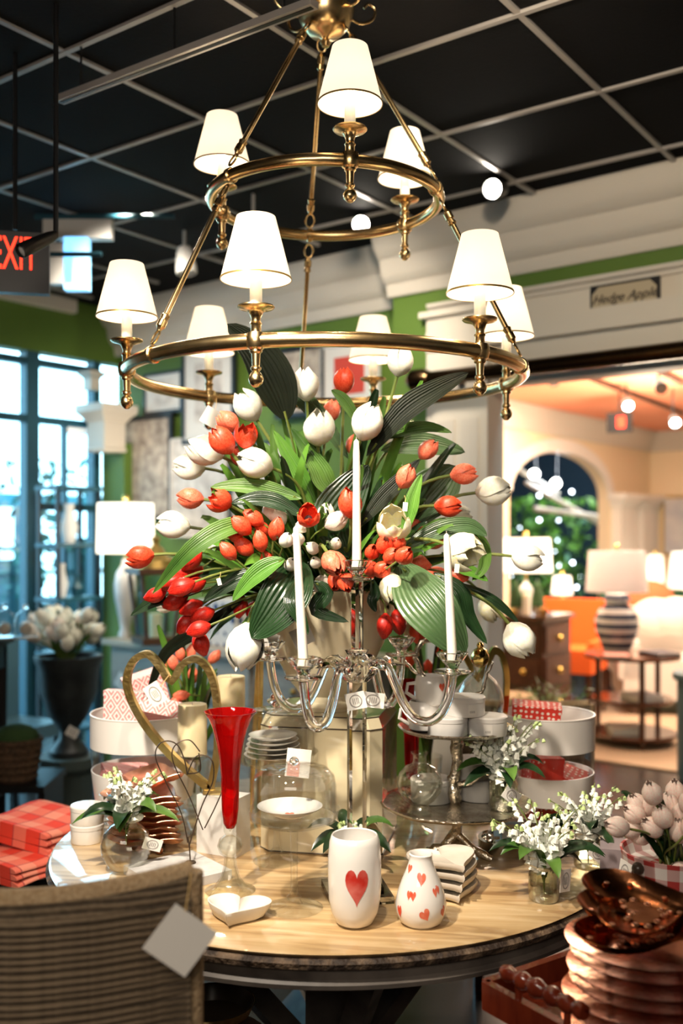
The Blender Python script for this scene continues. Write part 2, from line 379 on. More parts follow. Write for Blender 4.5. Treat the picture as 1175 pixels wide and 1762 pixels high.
def gingham(name, ca, cb, n=18, zper=.03, cyl=True):
    m, nt, b = nodes_of(name); o, vec = xyz(nt)
    a = math_node(nt, 'MULTIPLY', around(nt, o), n) if cyl else math_node(nt, 'DIVIDE', o[0], zper)
    sa = math_node(nt, 'GREATER_THAN', math_node(nt, 'FRACT', a), .5)
    sz = math_node(nt, 'GREATER_THAN', math_node(nt, 'FRACT', math_node(nt, 'ADD', math_node(nt, 'DIVIDE', o[2] if cyl else o[1], zper), 50)), .5)
    f = math_node(nt, 'MULTIPLY', math_node(nt, 'ADD', sa, sz), .5)
    nt.links.new(mixc(nt, f, ca, cb), b.inputs['Base Color']); b.inputs['Roughness'].default_value = .8
    return m
M['gingham'] = gingham('red_gingham', (.72, .66, .62), (.40, .035, .03), 14, .05)
def plaid():
    m, nt, b = nodes_of('red_plaid_cloth'); o, vec = xyz(nt, 'Object')
    def bands(c, per, w): return math_node(nt, 'LESS_THAN', math_node(nt, 'FRACT', math_node(nt, 'ADD', math_node(nt, 'DIVIDE', c, per), 20)), w)
    f = math_node(nt, 'MULTIPLY', math_node(nt, 'ADD', bands(o[0], .11, .5), bands(o[1], .11, .5)), .5)
    c1 = mixc(nt, f, (.74, .045, .02), (.82, .27, .18))
    g = math_node(nt, 'MAXIMUM', bands(o[0], .11, .03), bands(o[1], .11, .03))
    nt.links.new(mixc(nt, g, c1, (.35, .03, .04)), b.inputs['Base Color']); b.inputs['Roughness'].default_value = .9
    return m
M['plaid'] = plaid()
def dots(name, base, dot, sc=70, thr=.28):
    m, nt, b = nodes_of(name); v = nt.nodes.new('ShaderNodeTexVoronoi'); v.inputs['Scale'].default_value = sc; v.inputs['Randomness'].default_value = .25
    tc = nt.nodes.new('ShaderNodeTexCoord'); nt.links.new(tc.outputs['Object'], v.inputs['Vector'])
    f = math_node(nt, 'LESS_THAN', v.outputs['Distance'], thr)
    nt.links.new(mixc(nt, f, base, dot), b.inputs['Base Color']); b.inputs['Roughness'].default_value = .5
    return m
M['dotted_red'] = dots('red_paper_with_white_dots', (.62, .035, .02), (.88, .74, .66), 62)
def ikat(name, base, ink, sx=26, sz=18):
    m, nt, b = nodes_of(name); o, vec = xyz(nt)
    h = math_node(nt, 'ADD', o[0], o[1])
    x = math_node(nt, 'MULTIPLY', math_node(nt, 'SUBTRACT', math_node(nt, 'FRACT', math_node(nt, 'ADD', math_node(nt, 'MULTIPLY', h, sx), 40)), .5), 2)
    z = math_node(nt, 'MULTIPLY', math_node(nt, 'SUBTRACT', math_node(nt, 'FRACT', math_node(nt, 'ADD', math_node(nt, 'MULTIPLY', o[2], sz), 40)), .5), 2)
    d = math_node(nt, 'ADD', math_node(nt, 'ABSOLUTE', x), math_node(nt, 'ABSOLUTE', z))
    s = math_node(nt, 'SINE', math_node(nt, 'MULTIPLY', d, 11))
    f = math_node(nt, 'GREATER_THAN', s, .1)
    nt.links.new(mixc(nt, f, base, ink), b.inputs['Base Color']); b.inputs['Roughness'].default_value = .6
    return m
M['ikat'] = ikat('pink_patterned_paper', (.86, .76, .74), (.80, .25, .24))
M['ikat_deep'] = ikat('rose_patterned_paper', (.80, .50, .48), (.66, .13, .12))
def stripes(name, a, c, per, axis=2):
    m, nt, b = nodes_of(name); o, vec = xyz(nt)
    f = math_node(nt, 'GREATER_THAN', math_node(nt, 'FRACT', math_node(nt, 'ADD', math_node(nt, 'DIVIDE', o[axis], per), 20)), .5)
    nt.links.new(mixc(nt, f, a, c), b.inputs['Base Color']); b.inputs['Roughness'].default_value = .25
    return m
M['jar_stripes'] = stripes('navy_and_white_glaze', (.70, .68, .66), (.03, .045, .09), .075)
M['blue_white'] = dots('blue_and_white_glaze', (.72, .72, .72), (.03, .06, .18), 14, .30)
M['painting'] = mat('pale_seascape_print', (.42, .44, .50), .7, col2=(.62, .60, .58), scale=3)
M['shell_wall'] = mat('beige_wall', (.42, .36, .30), .7)
R = random.Random(7)
# ================================================================== the setting
Z0, ZC, Z2 = 0.0, 3.215, 2.90
def wbox(mb, t0, t1, s0, s1, z0, z1):                  # box in wall coordinates
    c = W((t0 + t1) / 2, (s0 + s1) / 2, (z0 + z1) / 2)
    return mb.box(c, (abs(t1 - t0), abs(s1 - s0), z1 - z0), WANG)
def wprof(mb, prof, t0, t1, s, sign=-1):               # moulding profile [(out, z)] swept along the wall line
    vs = []
    for t in (t0, t1):
        for (o, z) in prof: vs.append(W(t, s + sign * o, z))
    n = len(prof)
    return mb.add(vs, [(i, (i + 1) % n, n + (i + 1) % n, n + i) for i in range(n)] + [tuple(range(n)), tuple(range(2 * n - 1, n - 1, -1))])

struct('floor', wbox(MB(), -8, 7, -8, 12, -.1, 0), M['floor'])
struct('ceiling', wbox(MB(), -8, 2.25, -8, .05, ZC, ZC + .1), M['black_ceiling'])
# ceiling grid strips: two families at right angles, tiles .66 m
gang = radians(36); ga = Vector((sin(gang), cos(gang), 0)); gb = Vector((-cos(gang), sin(gang), 0))
g0 = P(352, 199, F * (ZC - CZ) / (921 - 199)); TS = .41 * (ZC - CZ)
ceil_ob = bpy.data.objects['ceiling']
def clip_to_room(p, d):                                # interval of k with p + d k inside the main room
    lo, hi = -14.0, 14.0
    for ax, a0, a1 in ((BX, -5.5, 2.2), (AX, -5.0, -.24)):
        q = (p - OR).dot(ax); m = d.dot(ax)
        if abs(m) < 1e-6: continue
        k0, k1 = sorted(((a0 - q) / m, (a1 - q) / m)); lo = max(lo, k0); hi = min(hi, k1)
    return lo, hi
for fam, (d, e) in enumerate(((ga, gb), (gb, ga))):
    for k in range(-9, 10):
        p = g0 + e * (k * TS); lo, hi = clip_to_room(p, d)
        if hi - lo < .3: continue
        a, b = p + d * lo, p + d * hi; c = (a + b) / 2; c.z = ZC - .010 - .002 * fam
        if c.y < -1: pass
        st = MB().box(c, ((b - a).length, .020, .016), atan2(d.y, d.x))
        o = part('grid_strip', st, M['grid'], ceil_ob, label='thin grey metal grid strip of the black ceiling' if k == 0 and fam == 0 else None)
tile_me = MB().box((0, 0, 0), (TS - .024, TS - .024, .008)).mesh('ceiling_tile', M['tile'])
for i in range(-9, 10):
    for j in range(-9, 10):
        p = g0 + ga * ((i + .5) * TS) + gb * ((j + .5) * TS); q = p - OR
        if p.y > .2 and -.6 < (p.x / max(p.y, .1)) < .55 and q.dot(AX) < -.45 and q.dot(BX) < 1.75:
            link('ceiling_tile', tile_me, ceil_ob, (p.x, p.y, ZC - .004 - R.uniform(0, .003)), (R.uniform(-.004, .004), R.uniform(-.004, .004), atan2(ga.y, ga.x)))
struct('wall_back', wbox(MB(), -8, 2.25, -8.1, -8, 0, ZC + .1), M['shell_wall'])
struct('wall_outer', wbox(MB(), -8.1, -8, -8, 12, 0, 4), M['shell_wall'])

# green picture wall
SR = -.08; SP = .14
tj = tw(676, SR)
struct('wall_pictures', wbox(MB(), tj - .02, 2.1, SP, SP + .12, 0, ZC), M['green_wall'])
# opening wall on the right, with its cream pilaster, header and corbelled ledge
t745, t860 = tw(741, SR), tw(866, SR + .12)
wall_r = struct('wall_right', wbox(MB(), t745, tj, SR, SP + .12, 0, ZC), M['green_wall'])
TR = -4.6
struct('wall_header', wbox(MB(), TR, t745, SR, SR + .12, 2.36, ZC), M['cream_paint'])
struct('wall_end', wbox(MB(), -8, TR, SR, SR + .12, 0, ZC), M['cream_paint'])
mb = wbox(MB(), t860, t745, SR - .04, SR + .12, 0, 2.765); wbox(mb, t860 - .01, t745 + .03, SR - .07, SR, 2.735, 2.765)
struct('pilaster', mb, M['cream_paint'])
for tq in (t860 + .10, t745 - .12):
    part('panel', wbox(MB(), tq - .05, tq + .05, SR - .046, SR - .04, .2, 2.2), M['crown_paint'], bpy.data.objects['pilaster'])
# frame of the opening
zl = lambda u, v: zw(u, v, SR)
mb = wbox(MB(), TR, t745, SR - .05, SR, zl(1175, 590) + .10, zl(1175, 590) + .20)
struct('trim_1', mb, M['cream_paint'])
struct('trim_2', wprof(MB(), [(.0, 2.765), (.015, 2.765), (.02, 2.785), (.04, 2.79), (.045, 2.81), (0, 2.81)], TR, t745, SR), M['crown_paint'])
struct('trim_3', wbox(MB(), TR, t745, SR - .008, SR, 2.812, 2.885), M['green_wall'])
crown = [(0, 2.885), (.02, 2.885), (.028, 2.90), (.032, 2.93), (.036, 2.95), (.06, 2.965), (.085, 3.00), (.095, 3.05), (.10, 3.07), (.125, 3.085), (.15, 3.12), (.165, 3.16), (.17, ZC - .002), (0, ZC - .002)]
struct('crown_moulding_right', wprof(MB(), crown, TR, tj + .02, SR), M['crown_paint'], 25)
struct('crown_moulding_pictures', wprof(MB(), crown, tj, 2.1 + .14, SP), M['crown_paint'], 25)
mb = MB().tube([W(t745 - .02, SR - .16, zl(1175, 613)), W(TR, SR - .16, zl(1175, 613))], .027, 16)
pole = thing('curtain_pole', 'dark bronze pole running across the head of the wide opening', 'pole', W(t745 - .1, SR - .16, zl(1175, 613)))
pv = -Vector(pole.location)
mb = MB().tube([Vector((0, 0, 0)), BX * (TR - t745)], .037, 18); part('rod', mb, M['dark_brass'], pole)
part('finial', MB().tube([BX * .0, BX * .03, BX * .10, BX * .13], [.04, .056, .056, .03], 18), M['dark_brass'], pole)
part('bracket', MB().box(-AX * -.07 + BX * -.12, (.03, .13, .06), WANG), M['dark_brass'], pole)
part('bracket', MB().box(-AX * -.07 + BX * -2.2, (.03, .13, .06), WANG), M['dark_brass'], pole)

# window wall on the left (perpendicular, through the outer corner)
def sbox(mb, t0, t1, s0, s1, z0, z1): return wbox(mb, t0, t1, s0, s1, z0, z1)
struct('wall_left', sbox(MB(), 2.1, 2.22, -8, SP + .12, 2.83, ZC), M['green_wall'])
struct('wall_left', sbox(MB(), 2.1, 2.22, -8, -2.2, 0, 2.83), M['shell_wall'])
struct('trim_4', sbox(MB(), 2.04, 2.1, -3, -.25, ZC - .09, ZC - .002), M['crown_paint'])
mb = MB()
win = tag(link('window_1', None), kind='structure')
for (s0, s1) in ((-.06, 0.0), (-.60, -.50), (-1.12, -1.0), (-2.2, -2.1)):
    part('window_frame', sbox(MB(), 2.11, 2.19, s0, s1, 0, 2.83), M['navy_frame'], win)
for (s0, s1, z) in ((-2.2, 0, 2.74), (-.5, 0, 2.36), (-1.0, -.6, 2.36), (-2.1, -1.12, 2.36), (-.5, 0, 1.78), (-2.2, 0, .0)):
    part('window_bar', sbox(MB(), 2.12, 2.18, s0, s1, z, z + .05), M['navy_frame'], win)
for s in (-.28,): part('window_bar', sbox(MB(), 2.125, 2.175, s - .012, s + .012, 1.0, 2.4), M['navy_frame'], win)
for (s0, s1) in ((-.5, -.06), (-1.0, -.6), (-2.1, -1.12)):
    part('pane', sbox(MB(), 2.148, 2.152, s0, s1, .05, 2.74), M['window_glass'], win)
# what stands beyond the window: pavement, a facade in shade with its own openings
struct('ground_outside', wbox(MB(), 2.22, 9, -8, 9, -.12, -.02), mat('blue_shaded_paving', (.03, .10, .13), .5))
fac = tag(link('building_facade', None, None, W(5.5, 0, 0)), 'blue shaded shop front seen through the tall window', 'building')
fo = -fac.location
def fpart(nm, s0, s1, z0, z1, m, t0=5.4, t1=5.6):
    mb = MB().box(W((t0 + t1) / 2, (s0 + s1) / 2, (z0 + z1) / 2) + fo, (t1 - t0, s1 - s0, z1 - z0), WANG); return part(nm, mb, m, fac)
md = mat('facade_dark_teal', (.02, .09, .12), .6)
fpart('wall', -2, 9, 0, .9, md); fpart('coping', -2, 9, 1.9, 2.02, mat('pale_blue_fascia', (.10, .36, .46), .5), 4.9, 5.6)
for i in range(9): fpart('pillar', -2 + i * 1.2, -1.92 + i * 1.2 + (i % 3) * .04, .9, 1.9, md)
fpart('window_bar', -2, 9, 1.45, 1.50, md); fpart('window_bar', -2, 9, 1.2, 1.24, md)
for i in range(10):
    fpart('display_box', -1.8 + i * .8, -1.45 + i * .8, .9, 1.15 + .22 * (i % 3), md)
tr = thing('street_tree', 'leafy tree outside the tall window in blue shade', 'tree', W(4.2, .9, 0))
part('trunk', MB().tube([(0, 0, 0), (.03, 0, .8), (0, .03, 1.6)], [.07, .05, .03], 8), md, tr)
mb = MB()
for i in range(240):
    a = R.uniform(0, 2 * pi); r = R.uniform(.05, .55); z = R.uniform(1.0, 2.3); c = Vector((r * cos(a), r * sin(a), z)); d1 = Vector((R.uniform(-1, 1), R.uniform(-1, 1), R.uniform(-1, 1))) * .06; d2 = Vector((R.uniform(-1, 1), R.uniform(-1, 1), R.uniform(-1, 1))) * .04
    mb.add([c - d1, c + d2, c + d1, c - d2], [(0, 1, 2, 3)])
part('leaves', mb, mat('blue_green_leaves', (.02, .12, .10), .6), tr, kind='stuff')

# capital of the corner column, white, two of them
def capital(name, u, v0, v1, Y, w, lab):
    z1, z0 = P(u, v0, Y).z, P(u, v1, Y).z; h = z1 - z0
    t = thing(name, lab, 'column capital', P(u, v1, Y))
    pr = [(.62, 0), (.66, .05), (.60, .08), (.60, .62), (.68, .66), (.80, .74), (.92, .80), (1.0, .84), (1.0, 1.0)]
    mb = MB()
    for (r0, a), (r1, b) in zip(pr, pr[1:]):
        mb.add([(x * r0 * w, y * r0 * w, a * h) for x, y in ((-1, -1), (1, -1), (1, 1), (-1, 1))] + [(x * r1 * w, y * r1 * w, b * h) for x, y in ((-1, -1), (1, -1), (1, 1), (-1, 1))], [(0, 1, 5, 4), (1, 2, 6, 5), (2, 3, 7, 6), (3, 0, 4, 7)])
    mb.add([(x * w, y * w, h) for x, y in ((-1, -1), (1, -1), (1, 1), (-1, 1))], [(0, 1, 2, 3)])
    mb.add([(x * w * .62, y * w * .62, 0) for x, y in ((-1, -1), (1, -1), (1, 1), (-1, 1))], [(3, 2, 1, 0)])
    part('moulded_block', mb, M['crown_paint'], t, 20); t.rotation_euler.z = WANG
    return t
cp = capital('column_capital', 183, 698, 778, 6.85, .15, 'white moulded capital on the green corner column by the window')
cp2 = capital('column_capital', 158, 640, 672, 6.9, .07, 'small white bracket above the corner column capital')
struct('corner_column', wbox(MB(), 1.88, 2.12, SP - .12, SP, 0, 2.25), M['green_wall'])

# ------------------------------------------------------------------ the coral room beyond the opening
struct('ceiling_coral', wbox(wbox(MB(), -8, 2.0, SP + .121, 12, Z2, Z2 + .1), 2.0, 7, 3.2, 12, Z2, Z2 + .1), M['coral'])
sa0, sa1 = 4.2, 6.52; TA = 1.2
zs, zt = 2.05, 2.50
struct('wall_arch', wbox(MB(), TA, TA + .12, SP + .13, sa0, 0, Z2), M['yellow_cream'])
struct('wall_arch', wbox(MB(), TA, TA + .12, sa1, 7.8, 0, Z2), M['yellow_cream'])
n = 20; ins = []; 
for i in range(n + 1):
    a = pi * i / n; ins.append(((sa0 + sa1) / 2 - cos(a) * (sa1 - sa0) / 2, zs + sin(a) * (zt - zs)))
vs = []; fs = []
for (s, z) in ins:
    for t in (TA, TA + .12): vs += [W(t, s, z), W(t, s, Z2)]
for i in range(n):
    k = i * 4; fs += [(k, k + 4, k + 5, k + 1), (k + 2, k + 3, k + 7, k + 6), (k, k + 2, k + 6, k + 4)]
struct('wall_arch', MB().add(vs, fs), M['yellow_cream'])
vs = []; fs = []
for (s, z) in ins:
    c = Vector(((sa0 + sa1) / 2, zs)); d = Vector((s - c.x, (z - c.y) * 2.2 + .001)).normalized() * .14
    vs += [W(TA - .03, s, z), W(TA - .03, s + d.x, z + abs(d.y)), W(TA, s, z), W(TA, s + d.x, z + abs(d.y))]
for i in range(n):
    k = i * 4; fs += [(k, k + 1, k + 5, k + 4), (k + 1, k + 3, k + 7, k + 5), (k, k + 4, k + 6, k + 2)]
struct('arch_trim', MB().add(vs, fs), M['white_paint'])
struct('wall_far', wbox(MB(), -8, TA + .35, 7.8, 7.92, 0, Z2), M['yellow_cream'])
mb = wprof(MB(), [(0, Z2 - .24), (.03, Z2 - .24), (.05, Z2 - .18), (.12, Z2 - .08), (.15, Z2 - .04), (.15, Z2 - .002), (0, Z2 - .002)], -8, TA, 7.8); struct('crown_moulding_far', mb, M['crown_paint'])
mb = MB(); pr = [(0, Z2 - .24), (.03, Z2 - .24), (.05, Z2 - .18), (.12, Z2 - .08), (.15, Z2 - .04), (.15, Z2 - .002), (0, Z2 - .002)]
vs = [W(TA - o, s, z) for s in (.12, 7.8) for o, z in pr]; k = len(pr)
mb.add(vs, [(i, (i + 1) % k, k + (i + 1) % k, k + i) for i in range(k)]); struct('crown_moulding_arch', mb, M['crown_paint'])
for s in (6.62, 7.28):
    p = tag(link('pilaster', wbox(MB(), TA - .12, TA, s, s + .48, 0, 1.95).mesh('pilaster', M['white_paint'])), kind='structure')
    part('capital', wbox(wbox(MB(), TA - .16, TA, s - .05, s + .53, 1.95, 2.02), TA - .22, TA, s - .11, s + .59, 2.02, 2.10), M['white_paint'], p)
# dark room through the arch
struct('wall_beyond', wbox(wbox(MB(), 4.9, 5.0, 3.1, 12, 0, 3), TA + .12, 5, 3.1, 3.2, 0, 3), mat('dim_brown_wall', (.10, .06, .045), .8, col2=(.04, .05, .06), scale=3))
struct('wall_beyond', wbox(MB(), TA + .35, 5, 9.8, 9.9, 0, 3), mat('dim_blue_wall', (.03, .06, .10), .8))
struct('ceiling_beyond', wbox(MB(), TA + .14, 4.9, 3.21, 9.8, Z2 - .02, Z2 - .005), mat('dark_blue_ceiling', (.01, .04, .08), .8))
struct('rug', MB().box(P(1130, 1240, 8.0) * 1, (2.4, 2.2, .012), WANG), M['rug'])
bpy.data.objects['rug'].location = (0, 0, -P(1130, 1240, 8.0).z + .007)

# ------------------------------------------------------------------ things on the walls
def frame(u0, v0, u1, v1, s, wd, fm, pic, lab, matb=None, dep=.03, cat='framed print'):
    tt = [tw(u0, s), tw(u1, s)]; uc = (u0 + u1) / 2
    t0, t1 = max(tt), min(tt); za, zb = zw(uc, v1, s), zw(uc, v0, s)
    w, h = t0 - t1, zb - za
    t = thing('framed_print', lab, cat, W((t0 + t1) / 2, s - dep / 2, za), WANG)
    # local x along the wall, y into the room is -normal
    for c, sz in (((0, 0, wd / 2), (w, dep, wd)), ((0, 0, h - wd / 2), (w, dep, wd)), ((-w / 2 + wd / 2, 0, h / 2), (wd, dep, h - 2 * wd)), ((w / 2 - wd / 2, 0, h / 2), (wd, dep, h - 2 * wd))):
        part('frame_rail', MB().box(c, sz), fm, t)
    if matb:
        part('mat_board', MB().box((0, 0, h / 2), (w - 2 * wd, dep * .4, h - 2 * wd)), matb, t)
        part('print', MB().box((0, dep * .22, h / 2), (w * .52, .004, h * .6)), pic, t); t.children[-1].location.y = 0
    else: part('print', MB().box((0, 0, h / 2), (w - 2 * wd, dep * .4, h - 2 * wd)), pic, t)
    return t
def fix_front(t, d):                                    # the print sits on the room side of its board
    for c in t.children:
        if c.name.startswith('print'): c.location.y = 0
frame(206, 716, 300, 895, SP - .03, .03, M['frame_black'], M['sketch'], 'tall black framed engraving above the lamp on the dresser')
frame(252, 640, 318, 712, SP - .03, .02, M['frame_black'], M['sketch_pale'], 'small black framed print hung above the tall black framed engraving', M['mat_board'])
frame(318, 588, 408, 762, SP - .03, .025, M['frame_black'], M['sketch_pale'], 'black framed sketch with wide white mat behind the back shades', M['mat_board'])
frame(298, 752, 392, 925, SP - .03, .012, M['mat_board'], M['sketch_pale'], 'pale unframed engraving panel behind the white tulips')
frame(478, 596, 562, 718, SP - .03, .03, M['frame_black'], M['sketch'], 'brown toned print in dark frame behind the top of the bouquet')
frame(556, 592, 655, 700, SP - .03, .012, M['mat_board'], M['red_print'], 'white matted print with small red picture on green wall', M['mat_board'])
frame(668, 700, 742, 800, SP - .03, .015, M['gold_frame'], M['sketch'], 'small gilt framed print at the end of the green wall')
frame(400, 760, 500, 900, SP - .03, .02, M['frame_black'], M['sketch_pale'], 'framed engraving hidden behind the middle of the bouquet')
pa = thing('framed_painting', 'pale seascape painting in thin frame on the far cream wall', 'painting', W(.98 - .25, 7.77, P(1150, 955, 12.3).z), WANG)
part('canvas', MB().box((0, 0, .36), (.55, .03, .70)), M['painting'], pa)
part('frame_rail', MB().band([(-.30, 0), (.30, 0), (.30, .74), (-.30, .74)], [(-.27, .03), (.27, .03), (.27, .71), (-.27, .71)], .04, Matrix.Rotation(radians(90), 3, 'X'), (0, .02, -.01)), M['gold_frame'], pa)

def text_obj(name, txt, size, m, parent, loc, rot, shear=0, ext=.002, align='CENTER'):
    c = bpy.data.curves.new(name, 'FONT'); c.body = txt; c.size = size; c.extrude = ext; c.shear = shear; c.align_x = align; c.align_y = 'CENTER'
    c.materials.append(m); o = bpy.data.objects.new(name + '_curve', c); COL.objects.link(o)
    me = bpy.data.meshes.new_from_object(o.evaluated_get(bpy.context.evaluated_depsgraph_get())); bpy.data.objects.remove(o)
    return link(name, me, parent, loc, rot)
# shop sign: black notched plaque with cream field
ts0, ts1 = tw(1019, SR), tw(1138, SR); zsg = zw(1078, 512, SR); sw = ts0 - ts1
sg = thing('wall_sign', 'small cream and black plaque with script lettering above the opening', 'sign', W((ts0 + ts1) / 2, SR - .012, zsg), WANG)
RX = Matrix.Rotation(radians(90), 3, 'X'); hh = .07; ww = sw / 2
def notch(w, h, c): return [(-w, -h + c), (-w + c, -h), (w - c, -h), (w, -h + c), (w, h - c), (w - c, h), (-w + c, h), (-w, h - c)]
rz_face = -1 if True else 1
part('plaque', MB().prism(notch(ww, hh, .002), .014, RX, (0, .012, 0)), M['frame_black'], sg)
part('cream_field', MB().prism(notch(ww - .012, hh - .011, .03), .004, RX, (0, .016, 0)), mat('aged_cream_field', (.46, .38, .26), .6), sg)
text_obj('script_lettering', 'Hedge Apple', .058, M['frame_black'], sg, (0, .0175, 0), (radians(90), 0, pi), shear=.45)
# exit signs
e1 = thing('exit_sign', 'black exit sign with red glowing letters hanging by the window', 'sign', P(26, 448, 3.3), radians(12))
part('housing', MB().box((-.02, 0, -.01), (.26, .04, .20)), M['black_metal'], e1)
text_obj('exit_lettering', 'EXIT', .155, M['exit_red'], e1, (.0, -.024, .012), (radians(90), 0, 0)).scale = (.46, 1, 1)
part('hanger', MB().tube([(0, 0, .1), (0, 0, ZC - e1.location.z)], .008, 6), M['black_metal'], e1)
e2 = thing('exit_sign', 'small red lit exit sign under the coral ceiling', 'sign', P(1066, 727, 9.0), radians(-30))
part('housing', MB().box((0, 0, 0), (.22, .05, .18)), M['black_metal'], e2)
part('red_panel', MB().box((.02, -.03, 0), (.07, .01, .10)), M['exit_red'], e2)
part('hanger', MB().tube([(0, 0, .09), (0, 0, Z2 - e2.location.z)], .01, 6), M['black_metal'], e2)

# track rails and spotlights
def rail(u0, v0, u1, v1, zc, lab, w=.035):
    a, b = onz(u0, v0, zc), onz(u1, v1, zc); mid = (a + b) / 2
    t = thing('lighting_track', lab, 'lighting track', mid); d = b - a
    part('channel', MB().box((0, 0, 0), (d.length, w, .02), atan2(d.y, d.x)), M['grid'], t)
    part('slot', MB().box((0, 0, -.006), (d.length * .985, w * .4, .012), atan2(d.y, d.x)), M['black_metal'], t)
    for k in (-.4, 0, .4): part('hanger', MB().tube([d * k, d * k + Vector((0, 0, (3.215 if zc > Z2 else Z2) - mid.z))], .004, 6), M['black_metal'], t)
    return t
rail(103, 172, 541, 5, 3.05, 'pale metal lighting track crossing above the chandelier')
def spot(u, v, Y, lab, r=.05, on=True, aim=(0, -.5, -1), zc=ZC, body='black_metal', L=.14):
    p = P(u, v, Y); t = thing('spotlight', lab, 'spotlight', p); a = Vector(aim).normalized()
    q = Vector((0, 0, 1)).rotation_difference(-a).to_matrix()
    part('housing', MB().lathe([(r * .55, L), (r * .8, L * .8), (r, L * .25), (r, 0), (r * .88, -.004), (r * .88, .01), (0, .012)], 20, (0, 0, 0), q), M[body], t)
    part('lens', MB().lathe([(r * .86, .008), (0, .002)], 20, (0, 0, 0), q), M['spot_glow'] if on else M['white_metal'], t)
    part('bracket', MB().tube([-a * L, -a * L + Vector((0, 0, .03)), Vector((-a.x * L, -a.y * L, zc - p.z))], .008, 8), M[body], t)
    return t
spot(847, 325, 4.4, 'bright round spotlight glowing against the black ceiling above the crown moulding', .047, aim=(-.55, -1, -.35))
spot(621, 386, 4.9, 'smaller bright spotlight seen through the upper chandelier ring', .045, aim=(0, -1, -.3))
spot(321, 470, 5.2, 'unlit white spotlight beneath the black ceiling near the picture wall', .055, False, (.1, -.1, -1), body='white_metal')
spot(404, 452, 4.6, 'tilted white spotlight partly behind the front left chandelier shade', .04, False, (-.4, -.3, -.5), body='white_metal')
spot(36, 432, 2.9, 'black spotlight with white lens hanging in front of the exit sign', .022, False, (-.5, -.6, -.5))
spot(1012, 522 + 180, 5.9, 'spotlight on the coral room track nearest the pilaster', .035, False, (.3, -.4, -.7), Z2) if False else None
for i, (u, v, Y, lab) in enumerate(((1081, 699, 8.4, 'lit spotlight on the coral ceiling track left of the red exit sign'), (1162, 728, 8.6, 'lit spotlight at the far end of the coral ceiling track'), (1138, 668, 7.2, 'dark spotlight high under the coral ceiling beside the pole'), (953, 655, 7.4, 'small clear spotlight just under the dark pole'))):
    spot(u, v, Y, lab, .045, i < 2, (-.1, -.9, -.5), Z2, L=.12)
rail(985, 640, 1175, 712, Z2 - .03, 'black lighting track on the coral ceiling', .04)
part_l = [c for c in bpy.data.objects['lighting_track.001'].children if c.name.startswith('channel')][0]; part_l.data.materials[0] = M['black_metal']
rail(1108, 628, 1175, 660, Z2 - .03, 'short black lighting track over the sofa corner', .04)
part_l = [c for c in bpy.data.objects['lighting_track.002'].children if c.name.startswith('channel')][0]; part_l.data.materials[0] = M['black_metal']
# pale ceiling panels above the exit sign; the blue one imitates a reflection
for (u, v, w, h, m, lab) in ((135, 385, .34, .16, 'white_metal', 'pale square duct panel hung under the ceiling'), (100, 455, .16, .2, 'white_metal', 'cream boxed lamp hung beside the exit sign'), (133, 455, .12, .26, 'blue_glow', 'blue glow standing for a reflection beside the exit sign')):
    p = P(u, v, 5.0); t = thing('ceiling_fixture', lab, 'ceiling fixture', p)
    part('panel', MB().box((0, 0, 0), (w, .06, h)), M[m], t); part('hanger', MB().tube([(0, 0, h / 2), (0, 0, ZC - p.z)], .006, 6), M['black_metal'], t)
for i, (u0, v0, u1, v1) in enumerate(((0, 405, 175, 470), (60, 400, 300, 345))):
    a, b = P(u0, v0, 4.6), P(u1, v1, 4.6); a.z = b.z = (a.z + b.z) / 2
    mb = MB().tube([(0, 0, 0), b - a], .012, 8)
    solid('ceiling_conduit', mb, M['navy_frame'], ('dark conduit running behind the exit sign', 'dark conduit crossing the black ceiling above the outer shade')[i], 'conduit', a)

# ------------------------------------------------------------------ background furniture
# grey dresser along the picture wall
DT = .965
dr = thing('dresser', 'long grey painted dresser with washed wood top by the green wall', 'dresser', W(.55, -.20, 0), WANG)
part('body', MB().box((0, 0, .47), (1.86, .42, .94)), M['grey_dresser'], dr)
part('dresser_top', MB().box((0, 0, DT - .02), (1.96, .50, .035)), M['dresser_top'], dr)
for i in range(3):
    for z in (.22, .50, .78):
        d = part('drawer', MB().box((-.62 + i * .62, .218, z), (.57, .02, .235)), M['grey_dresser'], dr)
        part('knob', MB().sphere((-.62 + i * .62, .24, z), .018, 8, 6), M['gold_frame'], d)
for c in dr.children:
    if c.name.startswith('drawer'): c.location = (0, 0, 0)
def onw(u, v, z): return onz(u, v, z)
def tagcard(parent, loc, rz, w=.055, h=.075, tilt=0, string=True, m='paper', yaw=0):
    mm = Matrix.Rotation(rz, 3, 'Z') @ Matrix.Rotation(yaw, 3, 'X') @ Matrix.Rotation(tilt, 3, 'Y')
    mb = MB().box((0, 0, 0), (w, .0012, h)); mb.v = [tuple(Vector(loc) + mm @ Vector(v)) for v in mb.v]
    o = part('price_tag', mb, M[m], parent, label='small white price tag')
    el = [(cos(a) * w * .32, sin(a) * h * .38) for a in [2 * pi * i / 20 for i in range(20)]]
    mb = MB().band(el, [(x * .85, y * .88) for x, y in el], .0008)
    mb2 = MB()
    for i in range(4): mb2.box((-w * .13 + i * w * .09, 0, .0004), (w * .03, h * .35, .0008))
    mb.add(mb2.v, mb2.f)
    q = mm @ Matrix.Rotation(radians(90), 3, 'X'); mb.v = [tuple(Vector(loc) + q @ (Vector(v) + Vector((0, 0, .0007)))) for v in mb.v]
    if w > .03 and parent.parent is None: part('printed_emblem', mb, M['ink'], o)
    return o
tagcard(dr, (.80, .235, .70), pi, .1, .1, radians(35))
